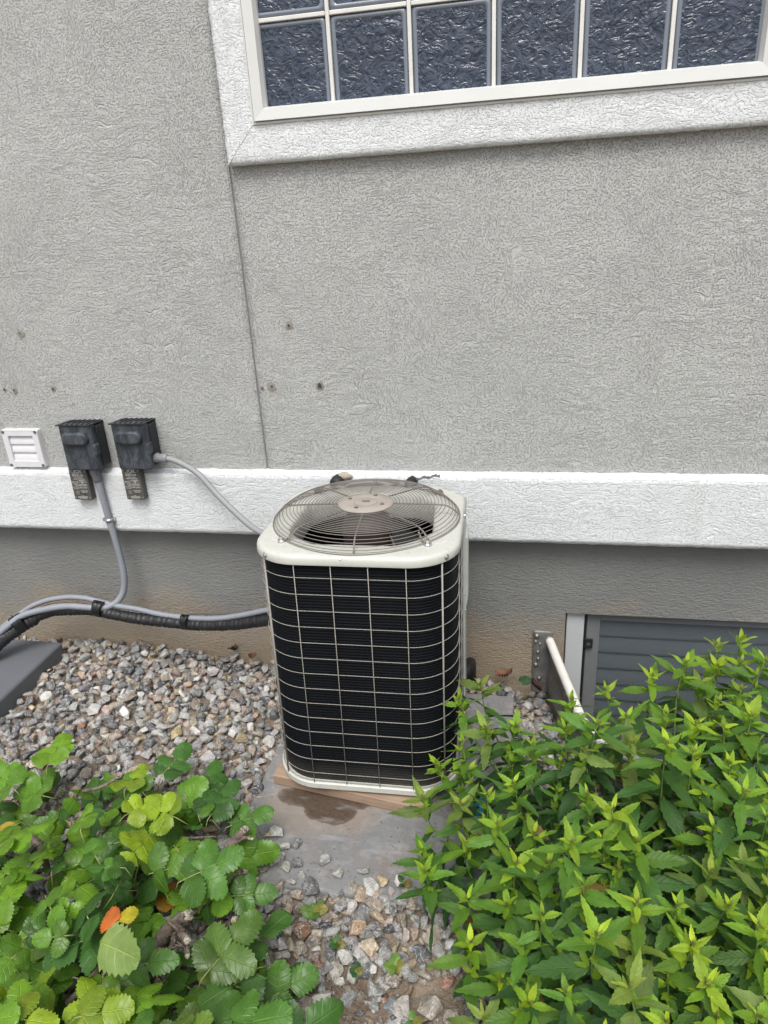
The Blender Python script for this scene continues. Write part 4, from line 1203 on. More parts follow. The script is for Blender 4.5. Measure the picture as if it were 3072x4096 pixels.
BIG = [(1481, 3545, .036, 4, (.56, .555, .53)), (1283, 3990, .040, 8, (.58, .55, .50)), (1398, 3978, .030, 1, (.33, .335, .34)), (1618, 4028, .038, 12, (.46, .42, .385)), (1715, 4020, .038, 16, (.29, .255, .215)), (1560, 4095, .036, 6, (.55, .55, .54)), (1430, 3700, .03, 10, (.42, .29, .18)), (1530, 3590, .032, 14, (.40, .405, .41)), (1330, 3880, .032, 18, (.42, .38, .32)), (1500, 3950, .03, 7, (.2, .205, .215))]
def try_stone(x, y, s, z, gap):
    g = .05; ci, cj = int(x // g), int(y // g)
    for i in (-1, 0, 1):
        for j in (-1, 0, 1):
            for (a, b, q) in cell.get((ci + i, cj + j), ()):
                if (a - x) ** 2 + (b - y) ** 2 < (gap * (s + q)) ** 2: return False
    cell.setdefault((ci, cj), []).append((x, y, s)); return True
for layer, (tries, gap, zoff) in enumerate([(42000, .56, -.004), (21000, .70, .012)]):
    cell.clear()
    for _ in range(tries):
        x, y = rnd.uniform(-2.35, 1.75), rnd.uniform(-1.75, FY)
        if rnd.random() > density(x, y): continue
        s = min(.040, max(.014, rnd.gauss(.0252, .0050)))
        if not try_stone(x, y, s, 0, gap * (.86 if y < -1.0 else 1)): continue
        nearpad = PAD[0] - .03 < x < PAD[1] + .03 and PAD[2] - .03 < y < PAD[3] + .03
        z = gh(x, y) + zoff + rnd.uniform(-.004, .006)
        rot = Matrix.Rotation(rnd.uniform(0, 6.283), 3, 'Z') @ Matrix.Rotation(rnd.gauss(0, .38), 3, 'X') @ Matrix.Rotation(rnd.gauss(0, .38), 3, 'Y')
        stones.append((Vector((x, y, z + s * .25)), rot, s, rnd.randrange(len(PROTO)), stone_col()))
# grit and chips between the stones
for _ in range(5200):
    x, y = rnd.uniform(-2.3, .6), rnd.uniform(-1.7, FY)
    if density(x, y) <= 0 or proj((x, y, 0))[0] > 2300: continue
    s = rnd.uniform(.0035, .0095)
    rot = Matrix.Rotation(rnd.uniform(0, 6.283), 3, 'Z') @ Matrix.Rotation(rnd.gauss(0, .5), 3, 'X')
    stones.append((Vector((x, y, gh(x, y) + s * .35 + rnd.uniform(0, .004))), rot, s, rnd.randrange(len(PROTO)), tuple(q * .8 for q in stone_col())))
# stones pushed over the pad's front edge
for _ in range(130):
    x = rnd.uniform(-.86, -.1)
    lim = -1.075 + .06 + max(0, -.62 - x) * .62 + .02 * mnoise.noise((x * 9, 1, 1))
    y = rnd.uniform(-1.11, lim)
    s = rnd.gauss(.022, .004)
    if not try_stone(x, y, s, 0, .72): continue
    rot = Matrix.Rotation(rnd.uniform(0, 6.283), 3, 'Z') @ Matrix.Rotation(rnd.gauss(0, .25), 3, 'X')
    stones.append((Vector((x, y, max(.0, gh(x, y) + .012) + s * .42)), rot, s, rnd.randrange(len(PROTO)), stone_col()))
for px, py, s, k, c_ in BIG:
    p = atZ(px, py, .0); p.z = gh(p.x, p.y) + s * .38
    stones.append((p, Matrix.Rotation(rnd.uniform(0, 6.28), 3, 'Z'), s, k, c_))
# rank by how large they show; the largest in view become single stones
def seen(p):
    px, py, k = proj(p)
    if not (20 < px < 3050 and py < 4080): return 0
    if px > 1950 and py > 2850 or px > 1850 and py > 3950: return 0
    if px < 1000 and py > 3330 - (0 if px < 800 else 0): return 0
    return 1 / k
order = sorted(range(len(stones)), key=lambda i: -(stones[i][2] + max(0, stones[i][0].z - gh(stones[i][0].x, stones[i][0].y) - .008) * .8) * seen(stones[i][0]))
single = set(order[:300])
pm = []
for V, F in PROTO:
    me = bpy.data.meshes.new('stone'); me.from_pydata(V.tolist(), [], F.tolist()); me.materials.append(M_STONE); pm.append(me)
def place_stone(name, i_proto, p, rot, s, c_, parent=None):
    o = bpy.data.objects.new(name, pm[i_proto]); col.objects.link(o)
    o.matrix_world = Matrix.Translation(p) @ (rot.to_4x4()) @ Matrix.Scale(s, 4)
    o.color = (*c_, 1)
    if parent: o.parent = parent
    return o
for i in order[:300]:
    p, rot, s, k, c_ = stones[i]; place_stone('stone', k, p, rot, s, c_, ground)
def joined(name, items, mat, parent):
    """items: (V,F,UV or None, matrix3 as numpy, offset, colour)"""
    VV, FF, CC, UU = [], [], [], []; b = 0
    for V, F, U, A, p, c_ in items:
        VV.append(V @ A.T + p); FF.append(F + b); b += len(V); CC.append(np.tile(np.array([*c_, 1.0]), (len(V), 1)))
        if U is not None: UU.append(U)
    VV = np.concatenate(VV); FF = np.concatenate(FF); CC = np.concatenate(CC)
    me = bpy.data.meshes.new(name)
    me.vertices.add(len(VV)); me.vertices.foreach_set('co', VV.astype(np.float32).ravel())
    k = FF.shape[1]
    me.loops.add(FF.size); me.loops.foreach_set('vertex_index', FF.astype(np.int32).ravel())
    me.polygons.add(len(FF)); me.polygons.foreach_set('loop_start', np.arange(0, FF.size, k, dtype=np.int32)); me.polygons.foreach_set('loop_total', np.full(len(FF), k, dtype=np.int32))
    if UU:
        UU = np.concatenate(UU); uv = me.uv_layers.new(name='UVMap'); uv.data.foreach_set('uv', UU[FF.ravel()].astype(np.float32).ravel())
        me.polygons.foreach_set('use_smooth', np.ones(len(FF), dtype=bool))
    a = me.attributes.new('col', 'FLOAT_COLOR', 'POINT'); a.data.foreach_set('color', CC.astype(np.float32).ravel())
    me.materials.append(mat); me.update(calc_edges=True); me.validate()
    o = bpy.data.objects.new(name, me); col.objects.link(o)
    if parent: o.parent = parent
    return o
items = []
for i, (p, rot, s, k, c_) in enumerate(stones):
    if i in single: continue
    items.append((PROTO[k][0], PROTO[k][1], None, np.array(rot) * s, np.array(p), c_))
tag(joined('gravel', items, M_STONES, ground), kind='stuff')
print('stones', len(stones))
# loose stones lying on the concrete pad
LOOSE = [(1107, 3327, .027, 3, (.60, .59, .56), 'upright white stone on the concrete pad beside a tan one'),
         (1071, 3342, .019, 5, (.46, .35, .24), 'tan stone on the left part of the concrete pad beside a white one'),
         (1104, 3384, .0165, 7, (.66, .655, .63), 'small bright white stone on the concrete pad beside a pale rounded one'),
         (1139, 3383, .021, 9, (.48, .46, .42), 'pale rounded stone on the concrete pad next to a dark grey one'),
         (1188, 3372, .022, 11, (.22, .22, .215), 'rough dark grey stone lying alone on the concrete pad'),
         (1296, 3443, .022, 13, (.40, .40, .395), 'light grey stone near the front middle of the concrete pad'),
         (1454, 3478, .022, 2, (.36, .35, .33), 'grey stone on the front edge of the concrete pad near the leafy shrub'),
         (1190, 3448, .021, 15, (.17, .175, .185), 'dark slaty stone at the front left edge of the concrete pad'),
         (1105, 3432, .030, 17, (.55, .54, .51), 'large pale stone at the front left corner of the concrete pad')]
for px, py, s, k, c_, lab in LOOSE:
    V = PROTO[k][0]; rot = Matrix.Rotation(rnd.uniform(0, 6.28), 3, 'Z')
    lo = min((rot @ Vector(v)).z for v in V) * s
    p = atZ(px, py, .012); p.z = -lo + .0005
    tag(place_stone('loose_stone', k, p, rot, s, c_), lab, 'stone', 'loose stones on the pad')

# ================================================================== PLANTS
def leaf_geo(kind, seed):
    r_ = random.Random(seed); rows = 14 if kind == 'lance' else 17
    V, U = [], []
    fold = r_.uniform(.15, .45) if kind == 'lance' else r_.uniform(.10, .50)
    droop = r_.uniform(.02, .22) if kind == 'lance' else r_.uniform(-.08, .38); twist = r_.uniform(-.5, .5)
    side = r_.uniform(-.05, .05); wavy = r_.uniform(.01, .03) if kind == 'lance' else r_.uniform(.02, .055)
    wmax = r_.uniform(.135, .20) if kind == 'lance' else r_.uniform(.31, .41)
    for i in range(rows):
        u = i / (rows - 1)
        if kind == 'lance':
            w_ = wmax * (math.sin(math.pi * u ** .72) ** .9) * (1 - .25 * u)
            if u > .8: w_ *= 1 - (u - .8) * 1.6
            tooth, fwd = .13, .02
        else:
            w_ = wmax * min(1, (u / .16) ** .62) * (max(0, 1 - ((u - .36) / .64) ** 2.2) ** .62 if u > .36 else 1)
            tooth, fwd = .12, .026
        if i == rows - 1: w_ = .002
        if i == 0: w_ = .008
        for c_ in (-1, -.5, 0, .5, 1):
            ww = w_ * c_; x = u
            if abs(c_) == 1 and 0 < i < rows - 1:
                if i % 2: ww *= 1 + tooth; x += fwd
                else: ww *= 1 - tooth * .5
            z = abs(c_) * w_ * fold * (1 - .3 * abs(c_)) - droop * u * u
            if kind == 'holly': z += -.35 * w_ * w_ * c_ * c_ / max(wmax, .1)
            z += wavy * math.sin(u * 9 + c_ * 2 + seed) * abs(c_)
            z += twist * u * ww * (1 if kind == 'holly' else .6)
            V.append((x, ww + side * u * u, z)); U.append((u, .5 + c_ * .5))
    F = []
    for i in range(rows - 1):
        for c_ in range(4):
            a = i * 5 + c_; F.append((a, a + 5, a + 6)); F.append((a, a + 6, a + 1))
    return np.array(V), np.array(F), np.array(U)
LANCE = [leaf_geo('lance', 30 + i) for i in range(8)]
HOLLY = [leaf_geo('holly', 60 + i) for i in range(9)]
def leaf_mesh(g, name, mat):
    me = bpy.data.meshes.new(name); me.from_pydata(g[0].tolist(), [], g[1].tolist())
    uv = me.uv_layers.new(name='UVMap'); uv.data.foreach_set('uv', g[2][g[1].ravel()].astype(np.float32).ravel())
    me.polygons.foreach_set('use_smooth', np.ones(len(g[1]), dtype=bool)); me.materials.append(mat); return me
def leaf_frame(p, d, up, L, roll=0.0):
    d = d.normalized(); n_ = (up - d * up.dot(d))
    n_ = n_.normalized() if n_.length > 1e-4 else Vector((0, 1, 0))
    if roll: n_ = Matrix.Rotation(roll, 3, d) @ n_
    y = n_.cross(d)
    return Matrix(((d.x * L, y.x * L, n_.x * L, p.x), (d.y * L, y.y * L, n_.y * L, p.y), (d.z * L, y.z * L, n_.z * L, p.z), (0, 0, 0, 1)))
def place_leaves(leaves, protos, meshes, root, mat_joined, stuffname, limit=300):
    """leaves: (matrix, proto, colour). The largest in view are single leaves, the rest one mass."""
    best = {}; info = []
    for i, (M_, k, c_) in enumerate(leaves):
        q = M_ @ Vector((.5, 0, 0)); px, py, dep = proj(q)
        ok = 0 < px < 3072 and 0 < py < 4096
        size = M_.to_3x3().col[0].length / dep
        fac = abs(M_.to_3x3().col[2].normalized().dot((CAM - q).normalized()))
        ce = (int(px // 48), int(py // 48))
        info.append((ok, size * math.sqrt(max(.05, fac)), ce, dep))
        if ok and (ce not in best or dep < best[ce]): best[ce] = dep
    def score(i):
        ok, s_, ce, dep = info[i]
        if not ok: return -1
        return s_ * (1.0 if dep < best[ce] + .025 else .3)
    order_ = sorted(range(len(leaves)), key=score, reverse=True)
    inv = Matrix.Translation(-Vector(root.location))
    for i in order_[:limit]:
        M_, k, c_ = leaves[i]
        o = bpy.data.objects.new('leaf', meshes[k]); col.objects.link(o); o.parent = root
        o.matrix_parent_inverse = inv; o.matrix_basis = M_; o.color = (*c_, 1)
    items = []
    for i in order_[limit:]:
        M_, k, c_ = leaves[i]; V, F, U = protos[k]
        A = np.array(M_)
        items.append((V, F, U, A[:3, :3], A[:3, 3], c_))
    if items:
        o = joined(stuffname, items, mat_joined, root); o.matrix_parent_inverse = inv; tag(o, kind='stuff')
def inpoly(x, y, P):
    r_ = False
    for (a, b), (c_, d_) in zip(P, P[1:] + P[:1]):
        if (b > y) != (d_ > y) and x < (c_ - a) * (y - b) / (d_ - b) + a: r_ = not r_
    return r_
def poisson(P, dist, tries, seed, jit=None):
    r_ = random.Random(seed); xs = [p[0] for p in P]; ys = [p[1] for p in P]; out = []
    for _ in range(tries):
        x, y = r_.uniform(min(xs), max(xs)), r_.uniform(min(ys), max(ys))
        if not inpoly(x, y, P): continue
        d = dist(x, y) if callable(dist) else dist
        if all((x - a) ** 2 + (y - b) ** 2 > d * d for a, b in out): out.append((x, y))
    return out
def mixc(a, b, k): return tuple(x + (y - x) * k for x, y in zip(a, b))
def sm(x): x = min(1, max(0, x)); return x * x * (3 - 2 * x)

# ------------------------------------------------------------------ upright leafy shrub (right)
shrub = tag(empty('leafy_shrub', (.42, -1.0, -.03)), 'large bright green shrub with upright stems and narrow toothed leaves', 'shrub')
PR = [(1930, 2790), (1850, 2900), (1790, 3060), (1750, 3130), (1700, 3220), (1740, 3330), (1740, 3450), (1740, 3560), (1850, 3700), (1880, 3800), (1870, 3920), (1830, 4060), (1830, 4330), (3260, 4330), (3260, 2680), (2960, 2640), (2850, 2660), (2760, 2730), (2620, 2790), (2440, 2830), (2330, 2900), (2230, 2930), (2080, 2910)]
LEFT = [(2700, 1930), (2900, 1850), (3060, 1790), (3220, 1700), (3450, 1740), (3560, 1740), (3700, 1850), (3920, 1870), (4060, 1830), (4400, 1830)]
def leftx(py):
    for (a, p), (b, q) in zip(LEFT[:-1], LEFT[1:]):
        if a <= py <= b: return p + (q - p) * (py - a) / (b - a)
    return 1900
tips = [(1925, 2735), (1838, 2795), (1745, 3050), (1690, 3190), (2285, 2800), (2425, 2760), (2610, 2705), (2865, 2575), (2965, 2560), (2745, 2650), (3060, 2640), (1690, 3400), (1700, 3480)]
tips += [t_ for t_ in poisson(PR, lambda x, y: 92 + (y - 2600) * .036, 9000, 5) if all((t_[0] - a) ** 2 + (t_[1] - b) ** 2 > 75 ** 2 for a, b in tips)]
leaves = []; rs = random.Random(77)
UP = Vector((0, 0, 1))
for si, (px, py) in enumerate(tips):
    f_ = sm((px - leftx(py)) / 520)
    zt = .23 + .27 * f_ + rs.choice([-.13, -.06, -.02, 0, .02, .05]) * (.25 + .75 * f_) + rs.uniform(-.02, .02)
    if py < 3000: zt = max(zt, .36 + .10 * sm((px - 1900) / 700) + rs.uniform(-.01, .03))
    if py > 3500: zt -= .05 * (py - 3500) / 600
    tip = atZ(px, py, zt)
    base = Vector((tip.x * .72 + .42 * .28, tip.y * .72 - 1.02 * .28, -.03))
    if base.y > -.63 and base.x > .08: base.y = -.64 - rs.uniform(0, .05)
    base.x = max(base.x, .045)
    mid = base.lerp(tip, .5) + Vector((rs.uniform(-.03, .03), rs.uniform(-.03, .03), .06))
    low = tip + Vector(((base.x - tip.x) * .12 + rs.uniform(-.015, .015), (base.y - tip.y) * .12 + rs.uniform(-.015, .015), -.11))
    mid = base.lerp(low, .5) + Vector((0, 0, .02))
    path = spline([base, mid, low, tip], 8)
    # stem
    mb = MB(); n_ = len(path)
    mb.tube(path, lambda i: .0034 - .0020 * i / n_, 5)
    chld(mb, 'stem', M_STEM, shrub)
    L_tot = sum((b - a).length for a, b in zip(path[:-1], path[1:]))
    hue = rs.random(); olive = rs.random() < .16
    young = rs.uniform(.5, 1.0); size = rs.choice([.78, .95, 1.05, 1.15, 1.3]) * rs.uniform(.95, 1.05)
    az = rs.uniform(0, 6.283); s_ = 0.0; node = 0
    def at_len(s):
        d = 0
        for a, b in zip(reversed(path[1:]), reversed(path[:-1])):
            q = (b - a).length
            if d + q >= s: return a.lerp(b, (s - d) / q), (a - b).normalized()
            d += q
        return path[0], (path[1] - path[0]).normalized()
    while s_ < min(L_tot * .85, .30) and node < 10:
        p, ax = at_len(s_)
        x_ = ax.orthogonal().normalized(); y_ = ax.cross(x_)
        L = size * rs.choice([1, 1, 1, .8, 1.12]) * [.030, .050, .070, .084, .092, .094, .09, .088, .082, .078, .07][node] * rs.uniform(.9, 1.1)
        el = [46, 30, 20, 12, 5, 0, -6, -8, -10, -10, -12][node]
        for k in range(2):
            a = az + k * math.pi + rs.gauss(0, .16)
            out_ = x_ * math.cos(a) + y_ * math.sin(a); e_ = R(el + rs.gauss(0, 9))
            d = out_ * math.cos(e_) + ax * math.sin(e_) + Vector((0, 0, -.10 if node > 2 else 0))
            upv = ax * math.cos(e_) - out_ * math.sin(e_) + UP * .25
            t_ = min(1, node / 4.4)
            cy = mixc((.43, .55, .032), (.30, .46, .03), hue); cm = mixc((.185, .335, .022), (.105, .245, .03), hue); cdk = mixc((.055, .14, .02), (.036, .10, .026), hue)
            c_ = mixc(cy, cm, min(1, t_ * 2 / young)) if t_ < .5 * young else mixc(cm, cdk, (t_ - .5 * young) / (1 - .5 * young + 1e-6))  # young tips yellower; lower leaves darkened further, painting in the shrub's inner shade
            if olive and node < 4: c_ = mixc(c_, (.22, .23, .085), .42)
            kk = rs.uniform(.80, 1.25); c_ = tuple(q * kk for q in c_)
            if node > 3 and rs.random() < .10: continue
            if node > 4 and rs.random() < .03: c_ = (.22, .15, .04)
            leaves.append((leaf_frame(p + out_ * .002, d, upv, L, rs.gauss(0, .30)), rs.randrange(8), c_))
            if 2 <= node <= 5 and rs.random() < .55:      # short side shoot in the axil
                q = p + out_ * .006; d2 = (out_ * .6 + ax).normalized()
                for w_ in range(3):
                    a2 = rs.uniform(0, 6.28); o2 = (x_ * math.cos(a2) + y_ * math.sin(a2)) * .7 + d2
                    leaves.append((leaf_frame(q, o2, ax + out_ * .3, rs.uniform(.022, .04), rs.gauss(0, .3)), rs.randrange(8), mixc(cy, cm, .5)))
        az += math.pi / 2 + rs.gauss(0, .15)
        s_ += [.009, .017, .025, .032, .036, .040, .040, .040, .040, .040, .040][node]; node += 1
    # bud spikes at the tip
    p, ax = at_len(0.0); x_ = ax.orthogonal().normalized(); y_ = ax.cross(x_)
    for k in range(7):
        a = rs.uniform(0, 6.28); d = ax + (x_ * math.cos(a) + y_ * math.sin(a)) * rs.uniform(.15, .9)
        leaves.append((leaf_frame(p - ax * .002, d, x_, rs.uniform(.010, .019)), rs.randrange(8), mixc((.36, .42, .08), (.26, .30, .08), rs.random())))
LM = [leaf_mesh(g, 'leaf', M_LEAFA) for g in LANCE]
place_leaves(leaves, LANCE, LM, shrub, M_LEAFAS, 'foliage')
print('shrub leaves', len(leaves), 'stems', len(tips))

# ------------------------------------------------------------------ low holly-leaved shrub (left)
holly = tag(empty('holly_shrub', (-1.15, -1.2, -.03)), 'low spreading shrub with broad spiny dark green leaves and bare twigs', 'shrub')
PL = [(-200, 3230), (0, 3190), (120, 3170), (300, 3150), (450, 3160), (620, 3150), (760, 3190), (850, 3260), (880, 3360), (960, 3440), (900, 3540), (940, 3600), (1020, 3680), (1050, 3830), (1030, 3960), (1070, 4250), (-200, 4300)]
leaves = []; rs = random.Random(5)
def compound(p, d, nrm, LL, c0, n_pairs=2, jag=.1):
    d = d.normalized(); nrm = (nrm - d * nrm.dot(d)).normalized(); sd_ = nrm.cross(d)
    rl = LL * (.35 + .42 * n_pairs)
    path = [p + d * (rl * t_ / 5) + nrm * (-.10 * rl * (t_ / 5) ** 2) for t_ in range(6)]
    mb = MB(); mb.tube([p - d * .02 - nrm * .03] + path, .0014, 5); chld(mb, 'leaf_stalk', M_STEM2, holly)
    for k in range(n_pairs):
        q = path[0].lerp(path[-1], (.25 + .75 * k / n_pairs))
        for s_ in (-1, 1):
            a = R(rs.uniform(52, 76)); dd = d * math.cos(a) + sd_ * s_ * math.sin(a) + nrm * rs.uniform(-.12, .22)
            kk = rs.uniform(.86, 1.14)
            leaves.append((leaf_frame(q + nrm * rs.uniform(0, .004), dd, nrm + sd_ * s_ * rs.uniform(-.15, .25), LL * rs.uniform(.85, 1.08), rs.gauss(0, .16)), rs.randrange(9), tuple(x * kk * (.75 if k == 0 else 1) for x in c0)))
    leaves.append((leaf_frame(path[-1], d + nrm * rs.uniform(-.1, .15), nrm, LL * rs.uniform(1.0, 1.2), rs.gauss(0, .15)), rs.randrange(9), c0))
GREENS = [(.11, .245, .024), (.08, .195, .026), (.15, .305, .022), (.062, .16, .028), (.175, .335, .022), (.055, .14, .027), (.125, .27, .022)]
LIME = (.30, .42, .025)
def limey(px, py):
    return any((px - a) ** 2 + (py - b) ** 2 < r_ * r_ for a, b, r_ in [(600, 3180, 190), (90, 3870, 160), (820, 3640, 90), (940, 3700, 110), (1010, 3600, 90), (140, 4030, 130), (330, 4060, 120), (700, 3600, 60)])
for layer, (dist, zc, seed) in enumerate([(98, .255, 3), (112, .15, 8), (122, .06, 13)]):
    for (px, py) in poisson(PL, dist, 4000, seed):
        dr = min(1, max(0, (1180 - px) / 420)); dt = sm((py - 3050) / 450)
        z = zc * (.55 + .45 * min(dr, 1)) * (.6 + .4 * dt) + rs.uniform(-.065, .05)
        p = atZ(px, py, max(.035, z))
        # leave some openings where bare wood shows
        if layer < 2 and any((px - a) ** 2 + (py - b) ** 2 < r_ * r_ for a, b, r_ in [(730, 3720, 150), (900, 3450, 115), (620, 3800, 125), (300, 3950, 110), (660, 4000, 80), (120, 3420, 70), (950, 3700, 70)]): continue
        a = rs.uniform(0, 6.283)
        d = Vector((math.cos(a), math.sin(a), rs.uniform(-.15, .3)))
        nrm = Vector((rs.gauss(0, .62), rs.gauss(-.25, .62), 1))
        c_ = rs.choice(GREENS); c_ = mixc(c_, rs.choice(GREENS), rs.random())
        LL = rs.choice([.042, .052, .06, .068, .076]) * rs.uniform(.94, 1.06)
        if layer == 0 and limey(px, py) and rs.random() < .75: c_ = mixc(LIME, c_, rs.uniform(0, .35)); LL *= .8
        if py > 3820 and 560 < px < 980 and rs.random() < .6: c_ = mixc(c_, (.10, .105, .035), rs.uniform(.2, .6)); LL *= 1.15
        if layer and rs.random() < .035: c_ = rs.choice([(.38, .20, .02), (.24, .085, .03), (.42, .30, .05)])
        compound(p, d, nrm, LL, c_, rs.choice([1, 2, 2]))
# the cluster reaching furthest over the gravel
for (px, py, dx, dy, LL, z) in [(185, 3075, -.2, 1, .072, .17), (640, 3110, .25, 1, .064, .15), (820, 3180, -.1, .9, .060, .13), (60, 3160, -.8, .4, .07, .16), (905, 3310, .8, .45, .062, .12), (830, 3280, .2, .8, .068, .15)]:
    compound(atZ(px, py, z), Vector((dx, dy, .15)), Vector((.05, -.35, 1)), LL, rs.choice(GREENS), 2)
# the pale torn leaf with an orange corner, and a few spent ones
def one(px, py, z, d, n_, L, c_, k): leaves.append((leaf_frame(atZ(px, py, z), Vector(d), Vector(n_), L), k, c_))
one(400, 3770, .345, (.95, -.18, .0), (0, -.5, .85), .105, (.20, .29, .075), 2)
one(440, 3715, .35, (-.55, .75, .0), (-.1, -.5, .8), .06, (.62, .16, .03), 4)
one(480, 3690, .352, (.3, .9, 0), (-.1, -.4, .8), .045, (.5, .42, .03), 1)
one(590, 3960, .16, (.1, -.9, .1), (0, -.4, .8), .07, (.30, .10, .035), 5)
one(20, 3290, .15, (.4, -.8, .1), (0, -.3, .9), .07, (.5, .36, .05), 3)
one(1075, 3930, .06, (.5, -.8, 0), (0, -.3, .9), .05, (.40, .22, .02), 6)
HM = [leaf_mesh(g, 'leaf', M_LEAFB) for g in HOLLY]
place_leaves(leaves, HOLLY, HM, holly, M_LEAFBS, 'foliage')
print('holly leaves', len(leaves))
# woody branches with sawn ends: lists of (px, py, z)
BR = [([(760, 3560, .05), (850, 3470, .12), (930, 3370, .15), (985, 3310, .165)], .0155), ([(930, 3370, .15), (985, 3350, .15), (1010, 3355, .15)], .007),
      ([(780, 3640, .08), (880, 3560, .13), (935, 3510, .165), (985, 3490, .175)], .0125), ([(900, 3560, .13), (980, 3540, .15), (1035, 3512, .17)], .007),
      ([(560, 3880, .04), (640, 3760, .11), (700, 3690, .15), (770, 3655, .17)], .021), ([(700, 3690, .15), (730, 3740, .19), (755, 3770, .205)], .012),
      ([(700, 3740, .15), (680, 3800, .18), (615, 3800, .19)], .0085), ([(735, 3760, .17), (748, 3800, .175), (750, 3830, .175)], .009),
      ([(880, 3720, .06), (930, 3690, .14), (940, 3680, .17)], .012), ([(930, 3690, .14), (945, 3720, .15), (940, 3735, .15)], .008),
      ([(270, 4010, .10), (340, 3940, .14), (400, 3870, .18), (440, 3790, .22)], .0085), ([(440, 3790, .22), (420, 3900, .16), (400, 4000, .08)], .010), ([(400, 3980, .1), (390, 4010, .12), (395, 4040, .13)], .006),
      ([(330, 3165, .12), (400, 3150, .14), (470, 3110, .155)], .006), ([(100, 3330, .10), (170, 3400, .13), (190, 3500, .06)], .012), ([(690, 3570, .10), (740, 3640, .08), (770, 3720, .04)], .006),
      ([(420, 4005, .18), (520, 4000, .19), (640, 3965, .20)], .0028), ([(720, 3350, .12), (800, 3350, .12), (860, 3345, .13)], .0035), ([(860, 3730, .10), (960, 3740, .11), (1010, 3760, .10)], .011)]
for L_, r_ in BR:
    P = resample(spline([atZ(*q) for q in L_], 8), .008)
    mb = MB(); n_ = len(P)
    P = [p + Vector((.002 * mnoise.noise((i * .5, 1, r_ * 100)), .002 * mnoise.noise((i * .5, 5, r_ * 100)), .002 * mnoise.noise((i * .5, 9, 1)))) for i, p in enumerate(P)]
    mb.tube(P, lambda i: .82 * r_ * (1.08 - .25 * i / n_ + .34 * mnoise.noise((i * .9, r_ * 50, 3)) + .2 * mnoise.noise((i * 2.3, r_ * 90, 1))), 11)
    b0 = mb.v; mb.v = [tuple(Vector(q) + Vector((mnoise.noise((q[0] * 160, q[1] * 160, q[2] * 90)), mnoise.noise((q[0] * 160 + 9, q[1] * 160, q[2] * 90)), 0)) * r_ * .22) for q in b0]
    for q in range(1):
        mb.mi[-1] = 1
    o = chld(mb, 'branch', [M_BARK, M_CUT], holly)
    if r_ > .005:
        ax = (P[-1] - P[-3]).normalized(); T = Matrix.Translation(P[-1]) @ dirm(ax)
        mb = MB(); mb.lathe([(r_ * .70, -.012), (r_ * .66, 0), (r_ * .5, .004), (r_ * .2, .005)], 9, M=T)
        mb.v = [tuple(Vector(q) + ax * (r_ * .9 * mnoise.noise((q[0] * 120, q[1] * 120, q[2] * 120))) ) for q in mb.v]; chld(mb, 'cut_end', M_CUT, holly)
        for q in range(2 if r_ > .008 else 0):
            k0 = P[rnd.randrange(n_ // 3, n_)]; d2 = Vector((rnd.uniform(-1, 1), rnd.uniform(-1, .4), rnd.uniform(.1, 1))).normalized()
            mb = MB(); mb.tube([k0, k0 + d2 * .02 + Vector((.003, 0, 0)), k0 + d2 * rnd.uniform(.03, .05)], lambda i: .0028 - .0007 * i, 6); chld(mb, 'twig', M_BARK, holly)

# ================================================================== SMALL THINGS ON THE GROUND
def dried(px, py, z, L, lab, mat, curl=1.0, fromY=None):
    p = atY(px, py, fromY) if fromY is not None else atZ(px, py, z)
    if p.y > -.005: p = atY(px, py, .012)
    p.z = max(p.z, gh(p.x, p.y) + .012)
    g = HOLLY[rnd.randrange(9)]; V = g[0].copy(); V[:, 0] -= .5
    a = V[:, 0] * 2.4 * curl
    V2 = np.stack([np.sin(a) / 2.4, V[:, 1] * (1 - .3 * curl) , V[:, 2] + (1 - np.cos(a)) / 2.4 + .12 * np.sin(V[:, 1] * 14) + .5 * V[:, 1] ** 2 * 3], 1) * L
    me = bpy.data.meshes.new('dried_leaf'); me.from_pydata(V2.tolist(), [], g[1].tolist()); me.materials.append(mat)
    me.polygons.foreach_set('use_smooth', np.ones(len(g[1]), dtype=bool))
    o = bpy.data.objects.new('dried_leaf', me); col.objects.link(o); o.location = p
    o.rotation_euler = (rnd.uniform(-.4, .4), rnd.uniform(-.3, .3), rnd.uniform(0, 6.28))
    return tag(o, lab, 'dead leaf', 'dead leaves on the gravel')
dried(118, 2800, .0, .06, 'curled orange brown dead leaf on the gravel beside the dark grey equipment pad', M_DRY)
dried(200, 2690, .0, .045, 'dark red dead leaf tucked against the side of the dark grey equipment pad', M_DRY2)
dried(235, 2570, .0, .05, 'dark dead leaf by the back corner of the equipment pad near the foundation', M_DRY2)
dried(935, 2598, 0, .06, 'dark curled dead leaf against the foundation left of the air conditioner', M_DRY2)
dried(1010, 2625, 0, .05, 'reddish brown dead leaf at the foundation next to the air conditioner corner', M_DRY)
dried(680, 2752, 0, .055, 'flat brown dead leaf in the middle of the gravel bed', M_DRY, .4)
dried(2015, 2702, 0, .08, 'brown curled dead leaf against the foundation left of the window well', M_DRY, 1.2)
dried(2145, 2745, 0, .07, 'dark red dead leaf below the bolts of the window well', M_DRY2, 1.0)
